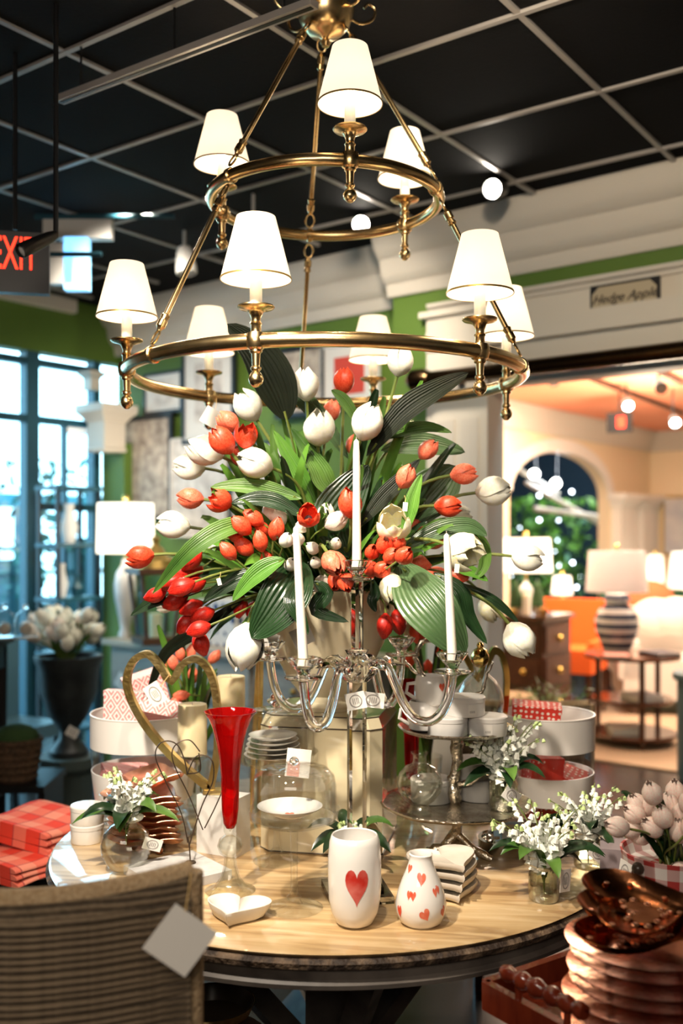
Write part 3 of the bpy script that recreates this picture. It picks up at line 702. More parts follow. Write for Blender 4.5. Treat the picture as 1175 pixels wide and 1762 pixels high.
def lamp(name, lab, p, body, bm, sr0, sr1, sz0, sz1, sm, power=0, finial=True):
    t = thing(name, lab, 'lamp', p)
    part('base', MB().lathe(body, 24), bm, t)
    part('stem', MB().tube([(0, 0, body[-1][1] - .01), (0, 0, sz1 + .0)], .008, 8), M['gold_frame'], t)
    part('lamp_shade', MB().lathe([(sr0, sz0), (sr1, sz1), (sr1 - .004, sz1), (sr0 - .004, sz0)], 32, closed=True), sm, t)
    if finial: part('finial', MB().sphere((0, 0, sz1 + .035), .022, 10, 8), M['gold_shiny'], t)
    if power:
        l = light('POINT', 'bulb_light', Vector(p) + Vector((0, 0, (sz0 + sz1) / 2)), power, (1, .85, .65), shadow_soft_size=.04)
    return t
urnp = lambda r, h: [(0, 0), (r * .6, 0), (r * .62, h * .04), (r * .45, h * .1), (r * .62, h * .25), (r * .95, h * .5), (r, h * .66), (r * .8, h * .82), (r * .35, h * .92), (r * .3, h)]
p = at(216, 6.40, DT); lz = lambda v, q: P(222, v, q.y).z - DT
lamp('table_lamp', 'white jar lamp with drum shade on the grey dresser', p, urnp(.075, .50), M['pale_lamp'], .183, .177, lz(952, p), lz(866, p), M['shade_big'], 8)
p = at(268, 6.02, DT); L = thing('lantern', 'dark wood lantern with gold dome top on the grey dresser', 'lantern', p, .5)
for sx in (-1, 1):
    for sy in (-1, 1):
        part('post', MB().tube([(sx * .085, sy * .085, .04), (sx * .125, sy * .125, .42)], .013, 6), M['lantern_wood'], L)
part('base', MB().box((0, 0, .02), (.23, .23, .04)), M['lantern_wood'], L)
part('roof', MB().box((0, 0, .435), (.30, .30, .035)), M['lantern_wood'], L)
part('dome', MB().lathe([(.12, .45), (.11, .50), (.06, .54), (.045, .57), (.02, .59), (.02, .61), (.03, .63), (0, .655)], 16), M['gold_frame'], L)
part('candle', MB().lathe([(0, .04), (.04, .04), (.04, .18), (0, .18)], 16), M['wax_ivory'], L)
for k in range(4):
    a = k * pi / 2; part('pane', MB().box((cos(a) * .098, sin(a) * .098, .23), (.002, .17, .36), a), M['window_glass'], L)
p = onz(402, 1108, DT); C = thing('cachepot', 'blue and white patterned square cachepot on the dresser behind the bouquet', 'planter', p, WANG)
mb = MB()
for (w0, z0, w1, z1) in ((.13, 0, .15, .27),):
    mb.add([(x * w0, y * w0, z0) for x, y in ((-1, -1), (1, -1), (1, 1), (-1, 1))] + [(x * w1, y * w1, z1) for x, y in ((-1, -1), (1, -1), (1, 1), (-1, 1))], [(0, 3, 2, 1), (0, 1, 5, 4), (1, 2, 6, 5), (2, 3, 7, 6), (3, 0, 4, 7), (4, 5, 6, 7)])
part('pot', mb, M['blue_white'], C)

# black urn on a stone pedestal with a mass of white tulips
pu = Vector(((118 - UX) / F * 5.2, 5.2, 0))
U = thing('urn_on_pedestal', 'black garden urn on grey green pedestal near the window', 'urn', pu)
part('pedestal', MB().lathe([(0, 0), (.18, 0), (.18, .05), (.13, .10), (.125, .38), (.16, .42), (.16, .47), (0, .47)], 8), M['grey_green'], U, 20)
part('bowl', MB().lathe([(0, .47), (.10, .47), (.10, .50), (.05, .56), (.045, .60), (.10, .68), (.145, .80), (.155, .92), (.175, .97), (.175, .99), (.155, .99), (.145, .96), (0, .94)], 28), M['black_stone'], U)
tagcard(U, (.06, -.15, .62), 0, .06, .05, .5)

# cloches on a dark console, baskets
ct = thing('console_table', 'dark glossy console table at the frame edge by the window', 'table', P(-75, 1098, 4.8) * 1)
ct.location.z = 0; zt_ = P(0, 1098, 4.8).z
part('tabletop', MB().box((-.1, 0, zt_ - .02), (.62, .42, .04)), M['black_metal'], ct)
part('apron', MB().box((-.1, 0, zt_ - .10), (.56, .38, .12)), mat('slate_apron', (.02, .05, .07), .3), ct)
for sx in (-.36, .16):
    for sy in (-.17, .17): part('leg', MB().tube([(sx, sy, 0), (sx, sy, zt_ - .04)], [.018, .028], 8), M['black_metal'], ct)
part('shelf', MB().box((-.1, 0, .35), (.56, .36, .03)), M['black_metal'], ct)
for i, (u, r) in enumerate(((8, .05), (44, .052))):
    p = P(u, 1092, 4.78); p.z = zt_ + .001
    g = thing('glass_cloche', ('small glass cloche with knob at the frame edge on console', 'small glass cloche on console beside the white tulip urn')[i], 'cloche', p)
    part('dome', MB().lathe([(r, 0), (r, .08), (r * .85, .115), (r * .4, .135), (0, .138)], 20), M['glass'], g)
    part('knob', MB().sphere((0, 0, .152), .014, 8, 6), M['stem_glass'], g)
    part('base', MB().lathe([(0, 0), (r * 1.1, 0), (r * 1.1, .008), (0, .008)], 20), M['pale_lamp'], g)
    part('filling', MB().sphere((0, 0, .045), .032, 8, 6), M['bisque'], g)
bt = thing('low_shelf', 'low dark shelf holding the round moss filled basket', 'shelf', Vector((P(20, 0, 4.55).x, 4.55, 0)))
part('shelf_board', MB().box((-.05, 0, .50), (.5, .36, .03)), M['black_metal'], bt)
for sx in (-.28, .18): part('leg', MB().box((sx, 0, .25), (.03, .3, .49)), M['black_metal'], bt)
p = Vector((P(28, 0, 4.5).x, 4.5, .516)); B = thing('wicker_basket', 'brown wicker basket of green moss low beside the urn pedestal', 'basket', p)
part('basket_body', MB().lathe([(0, 0), (.085, 0), (.105, .10), (.115, .19), (.105, .19), (.09, .02), (0, .02)], 24), M['wicker'], B)
for k in range(6): part('woven_band', MB().tube([(cos(a) * (.09 + .0045 * k), sin(a) * (.09 + .0045 * k), .015 + .032 * k) for a in [2 * pi * i / 24 for i in range(24)]], .008, 6, closed=True), M['wicker'], B)
part('moss', MB().sphere((0, 0, .19), .1, 14, 8, (1, 1, .6)), M['moss'], B)

# black etagere in the window corner
et = thing('etagere', 'black metal shelf unit silhouetted against the bright window', 'shelf', W(1.90, -.42, 0), WANG + pi / 2)
for sx in (-.16, .16):
    for sy in (-.1, .1): part('post', MB().box((sx, sy, .97), (.025, .025, 1.94)), M['black_metal'], et)
for z in (.35, .85, 1.2, 1.55, 1.92): part('shelf_board', MB().box((0, 0, z), (.36, .24, .025)), M['navy_frame'], et)
for (x, z, h, r) in ((-.07, .8625, .2, .05), (.06, 1.2125, .22, .045), (-.06, 1.2125, .14, .05), (0, 1.5625, .26, .06)):
    p = et.matrix_basis @ Vector((x, 0, z)); 
    solid('vase', MB().lathe([(0, 0), (r * .6, 0), (r, h * .4), (r * .5, h * .8), (r * .6, h)], 14), M['navy_frame'] if x < 0 else M['white_metal'], {(-.07): 'dark squat vase on the second shelf of black shelf unit', .06: 'white slim vase on the middle shelf of black shelf unit', -.06: 'dark vase on the middle shelf of black shelf unit', 0: 'tall white vase near the top of black shelf unit'}[x], 'vase', p)
ch = thing('window_chair', 'pale blue lit chair by the window behind the urn', 'chair', W(1.72, -.95, 0), 1.1)
part('seat', MB().box((0, 0, .44), (.42, .42, .08)), M['teal'], ch); part('backrest', MB().box((0, .19, .72), (.42, .05, .5)), M['teal'], ch)
for sx in (-.18, .18):
    for sy in (-.18, .18): part('leg', MB().box((sx, sy, .2), (.035, .035, .4)), M['black_metal'], ch)

# ------------------------------------------------------------------ furniture in the coral room
# chest with gold pulls
c = at(905, 8.3); ZCH = .96
Ck = thing('chest_of_drawers', 'dark brown chest of drawers with round gold pulls', 'chest', c, radians(-38))
part('body', MB().box((0, 0, .5), (.56, .5, .92)), M['brown_wood'], Ck)
part('chest_top', MB().box((0, 0, ZCH - .01), (.62, .56, .035)), M['dark_wood'], Ck)
for z in (.78, .52, .26):
    d = part('drawer', MB().box((.285, 0, z), (.02, .44, .22)), M['brown_wood'], Ck)
    part('pull', MB().sphere((.305, 0, z), .028, 10, 6), M['gold_shiny'], d)
    d = part('drawer', MB().box((0, -.255, z), (.5, .02, .22)), M['brown_wood'], Ck)
    part('pull', MB().sphere((.12, -.275, z), .03, 10, 6), M['gold_shiny'], d)
for sx in (-.24, .24):
    for sy in (-.21, .21): part('foot', MB().box((sx, sy, .02), (.06, .06, .05)), M['dark_wood'], Ck)
ZT = ZCH + .008
p = at(905, 8.45, ZT); vz = lambda v, Y: P(0, v, Y).z
lamp('table_lamp', 'glowing wide shaded lamp on the brown chest in front of the arch', p, urnp(.06, .26), M['pale_lamp'], .22, .2, vz(984, 8.45) - ZT, vz(926, 8.45) - ZT, M['shade_big'], 10)
for i, (u, Y) in enumerate(((888, 8.2), (925, 8.25))):
    tpt = thing('topiary', ('clipped cone topiary on the chest closest to the pilaster', 'clipped cone topiary on the chest beside the small lamp')[i], 'plant', at(u, Y, ZT))
    part('cone', MB().lathe([(.0, .05), (.062, .06), (.05, .14), (.028, .22), (0, .29)], 12), M['moss'], tpt); part('pot', MB().lathe([(0, 0), (.03, 0), (.042, .06), (0, .06)], 12), M['dresser_top'], tpt)
solid('pillar_candle', MB().lathe([(0, 0), (.035, 0), (.035, .17), (0, .17)], 14), M['wax'], 'cream pillar candle between the two cone topiaries', 'candle', at(906, 8.15, ZT))
for i, (u, r, h) in enumerate(((882, .04, .05), (935, .035, .06))):
    solid('small_bowl', MB().lathe([(0, 0), (r * .6, 0), (r, h), (r * .9, h), (0, .01)], 14), M['gold_frame'], ('small gold bowl at the near corner of the chest', 'small gold bowl by the far topiary on the chest')[i], 'bowl', at(u, 8.0, ZT))
# orange chair
Oc = thing('armchair', 'bright orange upholstered chair beside the brown chest', 'chair', at(975, 9.0), radians(-28))
part('seat', MB().box((0, -.05, .52), (.62, .6, .2)), M['orange'], Oc)
part('backrest', MB().box((0, .25, .75), (.62, .12, .56)), M['orange'], Oc)
for sx in (-.29, .29): part('armrest', MB().box((sx, -.02, .62), (.07, .55, .14)), M['orange'], Oc)
for sx in (-.27, .27):
    for sy in (-.3, .26): part('leg', MB().tube([(sx, sy, 0), (sx, sy, .43)], [.016, .028], 8), M['dark_wood'], Oc)
sl = at(967, 9.9, 0); ez = .95
et2 = thing('side_table', 'small dark table behind the orange chair', 'table', sl)
part('tabletop', MB().lathe([(0, ez - .03), (.22, ez - .03), (.22, ez), (0, ez)], 20), M['dark_wood'], et2); part('leg', MB().tube([(0, 0, 0), (0, 0, ez - .03)], .03, 8), M['dark_wood'], et2); part('foot', MB().lathe([(0, 0), (.16, 0), (.14, .03), (0, .04)], 16), M['dark_wood'], et2)
lamp('accent_lamp', 'tiny lit lamp glowing above the orange chair back', sl + Vector((0, 0, ez)), [(0, 0), (.05, 0), (.05, .03), (.02, .05), (.02, .08)], M['gold_frame'], .105, .085, .08, .26, M['shade_big'], 4)
# round tiered table with books and striped lamp
Rt = thing('tiered_table', 'dark round three tier table holding the striped lamp', 'table', at(1088, 7.75))
for z, r in ((.70, .36), (.36, .30), (.10, .33)): part('shelf', MB().lathe([(0, z - .03), (r, z - .03), (r + .01, z - .015), (r, z), (0, z)], 32), M['dark_wood'], Rt, label='round dark tier' if z == .36 else None)
for k in range(3):
    a = 2 * pi * k / 3 + .5; part('leg', MB().tube([(cos(a) * .27, sin(a) * .27, 0), (cos(a) * .27, sin(a) * .27, .68)], .022, 8), M['dark_wood'], Rt)
def book(loc, w, d, h, m, lab, rz=0):
    t = thing('book', lab, 'book', loc, rz)
    part('cover', MB().box((0, 0, h * .06), (w, d, h * .12)).box((0, 0, h * .94), (w, d, h * .12)).box((-w / 2, 0, h / 2), (.004, d, h)), m, t)
    part('pages', MB().box((.003, 0, h / 2), (w * .95, d * .95, h * .76)), M['paper'], t)
bl = mat('dark_book_cover', (.06, .05, .06), .5); pk = mat('pink_book_cover', (.6, .25, .2), .6)
book(at(1135, 7.62, .702), .2, .26, .025, bl, 'dark book on the top tier beside the striped lamp', .3)
book(at(1060, 7.5, .702), .18, .22, .02, pk, 'pinkish book at the near rim of the top tier', -.2)
book(at(1105, 7.65, .362), .22, .28, .04, M['paper'], 'pale thick book lying on the middle tier', .2)
book(at(1075, 7.68, .102), .24, .28, .05, M['paper'], 'white book lying on the bottom tier', -.1)
zb = lambda v: P(0, v, 7.85).z - .702
p = at(1061, 7.85, .702)
lamp('striped_lamp', 'navy and white striped ginger jar lamp with pale shade', p, [(0, 0), (.10, 0), (.12, .05), (.165, .16), (.17, .26), (.13, .34), (.09, .36), (.09, .40), (.11, .41), (.09, .45), (.03, .475), (.02, .50)], M['jar_stripes'], .24, .215, zb(1018), zb(948), M['shade_lilac'], 0)
# sofa, pillows, lamps behind
So = thing('sofa', 'white slipcovered sofa beyond the tiered table', 'sofa', at(1240, 9.3), radians(-8))
part('seat', MB().box((0, -.1, .33), (1.9, .85, .36)), M['white_sofa'], So); part('backrest', MB().box((0, .32, .68), (1.9, .2, .5)), M['white_sofa'], So)
for sx in (-.9, .9): part('armrest', MB().box((sx, -.1, .5), (.18, .85, .34)), M['white_sofa'], So)
for sx in (-.85, .85):
    for sy in (-.45, .3): part('foot', MB().box((sx, sy, .07), (.06, .06, .15)), M['dark_wood'], So)
for i, (u, v, Y, m, lab) in enumerate(((1128, 1062, 9.35, 'white_sofa', 'plump white pillow propped at the near arm of the sofa'), (1118, 1030, 9.75, 'pillow_red', 'rust and dark pillow behind the white pillow'), (1165, 1060, 9.3, 'white_sofa', 'white pillow in the middle of the sofa'))):
    solid('pillow', MB().sphere((0, 0, 0), .24, 16, 10, (1, 1, .75)), M[m], lab, 'pillow', at(u, Y, P(0, v, Y).z)).scale = (1, .45, 1)
gc = thing('green_chair', 'emerald green chair back beyond the striped lamp', 'chair', at(1150, 11.0), 0)
part('backrest', MB().box((0, 0, .70), (1.5, .1, .62)), M['green_fabric'], gc); part('seat', MB().box((0, -.15, .4), (1.5, .3, .14)), M['green_fabric'], gc)
for sx in (-.7, .7):
    for sy in (-.2, 0): part('leg', MB().box((sx, sy, .17), (.05, .05, .34)), M['dark_wood'], gc)
for i, (u, v0, v1, w, Y, lab) in enumerate(((1127, 955, 1002, .10, 11.4, 'small cone shaded lamp glowing beyond the striped lamp'), (1186, 950, 1012, .22, 10.4, 'cream shaded lamp at the frame edge above the sofa'))):
    ez = .95; q = at(u, Y)
    t2 = thing('lamp_table', ('slim dark table under the cone shaded lamp', 'dark table under the cream shaded lamp at the frame edge')[i], 'table', q)
    part('tabletop', MB().lathe([(0, ez - .03), (.2, ez - .03), (.2, ez), (0, ez)], 16), M['dark_wood'], t2); part('leg', MB().tube([(0, 0, 0), (0, 0, ez - .03)], .03, 8), M['dark_wood'], t2)
    lamp('table_lamp', lab, q + Vector((0, 0, ez)), urnp(.05, P(0, v1, Y).z - ez), M['pale_lamp'], w, w * .8, P(0, v1, Y).z - ez, P(0, v0, Y).z - ez, M['shade_big'], 5)
ot = thing('drum_table', 'slate blue round drum table at the frame edge', 'table', at(1222, 6.6))
part('drum_body', MB().lathe([(0, .0), (.20, 0), (.21, .06), (.21, .66), (0, .66)], 28), M['teal'], ot); part('tabletop', MB().lathe([(0, .66), (.235, .66), (.24, .68), (.235, .705), (0, .705)], 28), M['teal'], ot)
# fir greenery in a dark planter
gp = thing('greenery_planter', 'dark planter of feathery green fir sprigs behind the right chair', 'plant', at(935, 5.6))
part('planter', MB().lathe([(0, 0), (.14, 0), (.17, .58), (.15, .58), (0, .5)], 20), M['black_stone'], gp)
mb = MB()
for i in range(70):
    a = R.uniform(0, 2 * pi); r = R.uniform(.05, .32); tip = Vector((cos(a) * r, sin(a) * r * .8, .62 + R.uniform(0, .17))); b0 = Vector((cos(a) * .04, sin(a) * .04, .55))
    for k in range(9):
        q = b0.lerp(tip, .3 + .7 * k / 8); d = Vector((R.uniform(-1, 1), R.uniform(-1, 1), R.uniform(-.4, .8))) * .045; e = (tip - b0).cross(d).normalized() * .004
        mb.add([q - e, q + e, q + d], [(0, 1, 2)])
part('fir_sprigs', mb, M['leaf_bright'], gp, kind='stuff')
st = thing('rope_stool', 'round woven rope stool behind the right chair', 'stool', at(878, 6.6)); sz = P(0, 1195, 6.6).z
part('seat', MB().lathe([(0, sz - .08), (.16, sz - .08), (.18, sz - .04), (.16, sz), (0, sz)], 24), M['rope_rim'], st)
for k in range(4):
    a = k * pi / 2 + .4; part('leg', MB().tube([(cos(a) * .15, sin(a) * .15, 0), (cos(a) * .12, sin(a) * .12, sz - .06)], .016, 8), M['dark_wood'], st)
# beyond the arch: foliage, slanting beams, little lights
ft = thing('indoor_tree', 'leafy green tree with tiny lights seen through the arch', 'tree', W(2.7, 7.9, 0))
part('trunk', MB().tube([(0, 0, 0), (.05, 0, .8), (0, .05, 1.6)], [.06, .05, .03], 8), M['brown_wood'], ft)
mb = MB(); 
for i in range(700):
    a = R.uniform(0, 2 * pi); r = R.uniform(.02, .75); z = R.uniform(.5, 2.1); c = Vector((r * cos(a), r * sin(a), z)); d1 = Vector((R.uniform(-1, 1), R.uniform(-1, 1), R.uniform(-1, 1))) * .07; d2 = Vector((R.uniform(-1, 1), R.uniform(-1, 1), R.uniform(-1, 1))) * .045
    mb.add([c - d1, c + d2, c + d1, c - d2], [(0, 1, 2, 3)])
part('leaves', mb, M['leaf_bright'], ft, kind='stuff')
mb = MB(); gl = mat('fairy_light', (1, 1, 1), .5, emit=(.75, .9, 1), estr=9)
for i in range(26):
    a = R.uniform(0, 2 * pi); r = R.uniform(.3, .85); mb.sphere((r * cos(a), r * sin(a), R.uniform(.9, 2.2)), .02, 8, 5)
part('fairy_lights', mb, gl, ft, kind='stuff')
for i, (u0, v0, u1, v1) in enumerate(((905, 830, 1030, 900), (880, 800, 960, 850), (920, 875, 1040, 890))):
    a, b = P(u0, v0, 11.6), P(u1, v1, 12.6)
    solid('display_beam', MB().tube([(0, 0, 0), b - a], .03, 4), M['crown_paint'], ('long pale beam slanting through the arch', 'short pale beam high in the arch', 'low pale beam across the tree in the arch')[i], 'beam', a)
for i, (u, v) in enumerate(((919, 816), (956, 832))):
    spot(u, v, 11.9, ('round ceiling light in the arch nearer the pilaster', 'second round ceiling light lower in the arch')[i], .06, True, (-.3, -1, -.2), Z2 - .02)
light('POINT', 'beyond_light', W(2.0, 7.0, 2.5), 60, (.8, .9, 1), shadow_soft_size=.2)  # added point light without a fixture, brightens the room past the arch
# back right rope chair and front left rope chair are built with the table group
# ================================================================== round table
TZ = .749; TC = Vector((-.02, 2.85, 0)); TRD = .782
tb = thing('round_table', 'large round pedestal table with glossy pale wood top and dark worn rim', 'table', TC)
part('tabletop', MB().lathe([(0, TZ), (TRD - .006, TZ), (TRD, TZ - .003), (TRD - .01, TZ - .012), (0, TZ - .012)][::-1], 128), M['wood_top'], tb)
part('worn_rim', MB().lathe([(TRD - .05, TZ - .0125), (TRD - .001, TZ - .0125), (TRD + .008, TZ - .02), (TRD + .004, TZ - .033), (TRD - .05, TZ - .034)][::-1], 128), M['wood_edge'], tb)
part('apron', MB().lathe([(TRD - .10, TZ - .034), (TRD - .008, TZ - .034), (TRD - .012, TZ - .060), (TRD - .002, TZ - .068), (TRD - .004, TZ - .078), (TRD - .10, TZ - .08)][::-1], 128), M['apron'], tb)
part('underframe', MB().box((0, 0, TZ - .07), (1.1, .10, .07)).box((0, 0, TZ - .07), (.10, 1.1, .07)), M['apron'], tb)
part('column', MB().box((0, 0, .37), (.16, .16, .66)), M['apron'], tb)
for k in range(4):
    a = k * pi / 2 + .25; d = Vector((cos(a), sin(a), 0))
    part('brace', MB().tube([d * .5 + Vector((0, 0, TZ - .09)), d * .10 + Vector((0, 0, .18))], .042, 4), M['apron'], tb)
    part('foot', MB().tube([d * .05 + Vector((0, 0, .06)), d * .52 + Vector((0, 0, .05))], .055, 4), M['apron'], tb)
def T(u, v): q = onz(u, v, TZ); q.z = TZ + .0005; return q

# woven rope chairs
def rope_chair(p, rz, w, hb, lab, group=None):
    t = thing('woven_chair', lab, 'chair', p, rz, group)
    r = .75
    def bk(a, b, off):                                  # gently curved back, its top sagging in the middle
        x = (a - .5) * w; y = .06 * (1 - (2 * a - 1) ** 2) + off
        top = hb + .020 * (2 * a - 1) ** 2
        return Vector((x, -y, .42 + (top - .42) * b))
    mb = MB(); mb.grid(lambda a, b: bk(a, b, 0), 20, 14); mb2 = MB(); mb2.grid(lambda a, b: bk(a, b, -.045), 20, 14)
    mb.add(mb2.v, [f[::-1] for f in mb2.f])
    for a in (0, 1): mb.grid(lambda u, v, a=a: bk(a, v, -.045 * u), 1, 14)
    part('backrest', mb, M['rope'], t)
    row = MB().tube([Vector(((a / 16 - .5) * w, -.06 * (1 - (2 * a / 16 - 1) ** 2) - .005, .010 * (2 * a / 16 - 1) ** 2)) for a in range(17)], .0068, 6).mesh('rope_row', M['rope'])
    row2 = MB().tube([Vector(((a / 16 - .5) * w, -.06 * (1 - (2 * a / 16 - 1) ** 2) + .050, .010 * (2 * a / 16 - 1) ** 2)) for a in range(17)], .0068, 6).mesh('rope_row', M['rope'])
    for k in range(int((hb - .47) / .0118)):
        for m_ in ((row, row2) if k % 2 == 0 or True else ()): link('rope_row', m_, t, (0, 0, .455 + k * .0118 + R.uniform(-.0012, .0012)), (0, R.uniform(-.003, .003), 0))
    part('rim', MB().tube([bk(a / 24, 1, -.022) for a in range(25)], .019, 10), M['rope_rim'], t)
    for a in (0, 1): part('side_binding', MB().tube([bk(a, k / 10, -.022) for k in range(11)], .020, 10), M['rope_rim'], t)
    part('seat', MB().box((0, .26, .42), (w, .5, .07)), M['rope'], t)
    for sx in (-w / 2 + .04, w / 2 - .04):
        for sy in (.03, .47): part('leg', MB().tube([(sx, sy, 0), (sx, sy, .40)], .02, 8), M['dark_wood'], t)
    return t
# near-left chair, seen from behind; its back curves towards the camera
ch1 = rope_chair(Vector((-.525, 1.64, 0)), radians(4), .55, 1.030, 'woven seagrass chair with white price tag, cropped at the near corner')
ct1 = thing('hanging_tag', 'blank white diamond tag hanging from the near seagrass chair', 'tag', P(310, 1618, 1.56))
part('card', MB().box((0, 0, 0), (.083, .0015, .083), M=Matrix.Rotation(radians(12), 3, 'Z') @ Matrix.Rotation(radians(38), 3, 'Y')), M['paper'], ct1)
part('string', MB().tube([(.008, .0, .045), (.012, .01, .075), (.012, .03, .095)], .0012, 5), M['string'], ct1)
ch2 = rope_chair(Vector((at(905, 3.75).x + .03, 3.95, 0)), radians(176), .50, P(0, 1224, 3.75).z - .02, 'woven seagrass chair behind the table, only its pale top edge showing')

# ================================================================== chandelier
CC = Vector((-.0456, 2.85, 0)); ZL, ZU, RL, RU = 2.0655, 2.5656, .554, .3226
cd = thing('chandelier', 'two tier aged brass ring chandelier with nine cream shaded candle lights', 'chandelier', (CC.x, CC.y, 0))
def ang(th): return Vector((sin(th), -cos(th), 0))
for r, z, tr_, nm in ((RL, ZL, .0185, 'lower_ring'), (RU, ZU, .0165, 'upper_ring')):
    part(nm, MB().tube([ang(2 * pi * k / 96) * r + Vector((0, 0, z)) for k in range(96)], tr_, 16, closed=True), M['brass'], cd)
zh = 3.06
def curl(q, sub=5):
    out = []
    for j in range(len(q) - 1):
        p0, p1, p2, p3 = q[max(j - 1, 0)], q[j], q[j + 1], q[min(j + 2, len(q) - 1)]
        for s in range(sub):
            t = s / sub; out.append(.5 * (2 * p1 + (p2 - p0) * t + (2 * p0 - 5 * p1 + 4 * p2 - p3) * t * t + (3 * p1 - p0 - 3 * p2 + p3) * t ** 3))
    return out + [q[-1]]
part('canopy_bowl', MB().lathe([(0, zh - .055), (.010, zh - .052), (.016, zh - .042), (.010, zh - .032), (.018, zh - .025), (.045, zh - .018), (.068, zh + .005), (.079, zh + .035), (.082, zh + .05), (.076, zh + .056), (.05, zh + .06), (.03, zh + .08), (.02, zh + .12), (.014, ZC)], 32), M['brass'], cd)
for k in range(6):
    a = k * pi / 3 + .3; d = Vector((cos(a), sin(a), 0))
    part('scroll', MB().tube(curl([d * .05 + Vector((0, 0, zh + .055)), d * .10 + Vector((0, 0, zh + .03)), d * .14 + Vector((0, 0, zh + .045)), d * .15 + Vector((0, 0, zh + .075)), d * .13 + Vector((0, 0, zh + .09)), d * .115 + Vector((0, 0, zh + .075))]), .0045, 8), M['brass'], cd)
TH = [radians(-50), radians(70), radians(190)]
def rod(p, q, label=None):
    d = (q - p); n_ = d.normalized(); a, b = p + n_ * .035, q - n_ * .035
    mb = MB().tube([a, a + n_ * .01, a + n_ * .012, a + n_ * .03, a + n_ * .032, a + n_ * .045, a + n_ * .05, b - n_ * .05, b - n_ * .045, b - n_ * .032, b - n_ * .03, b - n_ * .012, b - n_ * .01, b],
                   [.005, .009, .012, .012, .009, .012, .0072, .0072, .012, .009, .012, .012, .009, .005], 12)
    o = part('hanging_rod', mb, M['brass'], cd)
    side = n_.cross(Vector((0, 0, 1))).normalized()
    for c in (p + n_ * .016, q - n_ * .016):
        for x in (side,):
            y = n_
            part('hook_ring', MB().tube([c + (x * cos(t_) * .014 + y * sin(t_) * .02) for t_ in [2 * pi * i / 14 for i in range(14)]], .0032, 6, closed=True), M['brass'], o)
for th in TH:
    rod(ang(th) * .058 + Vector((0, 0, zh - .0)), ang(th) * RU + Vector((0, 0, ZU + .03)))
    rod(ang(th) * (RU + .012) + Vector((0, 0, ZU - .03)), ang(th) * RL + Vector((0, 0, ZL + .03)))
    for r, z, tr_ in ((RL, ZL, .0185), (RU, ZU, .0165)):  # the clamp collar and eye on the ring
        c = ang(th) * r + Vector((0, 0, z)); tan = Vector((cos(th), sin(th), 0))
        part('ring_collar', MB().tube([c - tan * .009, c - tan * .006, c + tan * .006, c + tan * .009], [tr_ + .001, tr_ + .0045, tr_ + .0045, tr_ + .001], 16), M['brass'], cd)
def candle_light(th, r, z):
    c = ang(th) * r + Vector((0, 0, z)); k = len([1 for o in cd.children if o.name.startswith('light_arm')])
    fit = MB().lathe([(0, -.108), (.006, -.107), (.0155, -.098), (.018, -.088), (.0135, -.077), (.008, -.071), (.0125, -.066), (.0125, -.062), (.009, -.058), (.0105, -.030), (.015, -.026), (.015, -.021), (.021, -.017), (.0245, -.006), (.0245, .006), (.021, .018), (.012, .021), (.012, .036), (.015, .040), (.011, .045), (.011, .052), (.017, .066), (.024, .070), (.040, .074), (.044, .078), (.043, .081), (.020, .080), (.012, .078), (0, .078)], 20, c)
    a = part('light_arm', fit, M['brass'], cd)
    part('candle_sleeve', MB().lathe([(0, .078), (.0145, .078), (.0145, .150), (.012, .156), (0, .156)], 16, c), M['wax'], a)
    part('lamp_shade', MB().lathe([(.0825, .142), (.082, .145), (.046, .285), (.0455, .287), (.0445, .287), (.0805, .142)], 40, c, closed=True), M['shade'], a)
    part('bulb', MB().lathe([(0, .156), (.008, .160), (.015, .185), (.011, .212), (0, .228)], 12, c), M['bulb'], a)
    part('shade_trim', MB().lathe([(.0835, .141), (.0832, .1455), (.0822, .1455), (.0822, .141)], 40, c, closed=True), M['gold_frame'], a)
    part('shade_carrier', MB().tube([c + Vector((-.045, 0, .283)), c + Vector((0, 0, .26)), c + Vector((.045, 0, .283))], .0015, 5), M['brass'], a)
    light('POINT', 'bulb_light', Vector((CC.x, CC.y, 0)) + c + Vector((0, 0, .20)), 5.0, (1, .78, .52), shadow_soft_size=.02)
for th in (12, 132, -108): candle_light(radians(th), RU, ZU)
for th in (-16, 44, 104, 164, 224, 284): candle_light(radians(th), RL, ZL)

# ================================================================== cream stand and bowl with the bouquet
A1, A2 = T(655, 1478), T(431, 1464); dx = (A2 - A1); dx.z = 0; wB = .34; dirx = dx.normalized(); diry = Vector((-dirx.y, dirx.x, 0))
if diry.y < 0: diry = -diry
BH = .372
Bc = A1 + dirx * wB / 2 + diry * wB / 2; Bc.z = TZ
bz = atan2(-dirx.y, -dirx.x)
sd = thing('display_cube', 'glossy cream lacquered cube stand with thin black piping', 'stand', (Bc.x, Bc.y, TZ + .0005), bz)
h2 = wB / 2; ch_ = .03
oct_ = [(-h2 + ch_, -h2), (h2 - ch_, -h2), (h2, -h2 + ch_), (h2, h2 - ch_), (h2 - ch_, h2), (-h2 + ch_, h2), (-h2, h2 - ch_), (-h2, -h2 + ch_)]
part('body', MB().prism(oct_, BH - .03), M['cream'], sd, 20)
k_ = .93
mb = MB(); o2 = [(x * k_, y * k_) for x, y in oct_]
vs = [(x, y, BH - .03) for x, y in oct_] + [(x, y, BH) for x, y in o2]
mb.add(vs, [(i, (i + 1) % 8, 8 + (i + 1) % 8, 8 + i) for i in range(8)] + [tuple(range(8, 16))])
part('lid', mb, M['cream'], sd, 20)
for o_, z in ((oct_, .003), (oct_, BH - .03), (o2, BH)):
    part('piping', MB().tube([(x * 1.002, y * 1.002, z) for x, y in o_], .0018, 6, closed=True), M['piping'], sd)
pot_c = Vector((at(562, 2.86).x, 2.86, TZ + BH + .001))
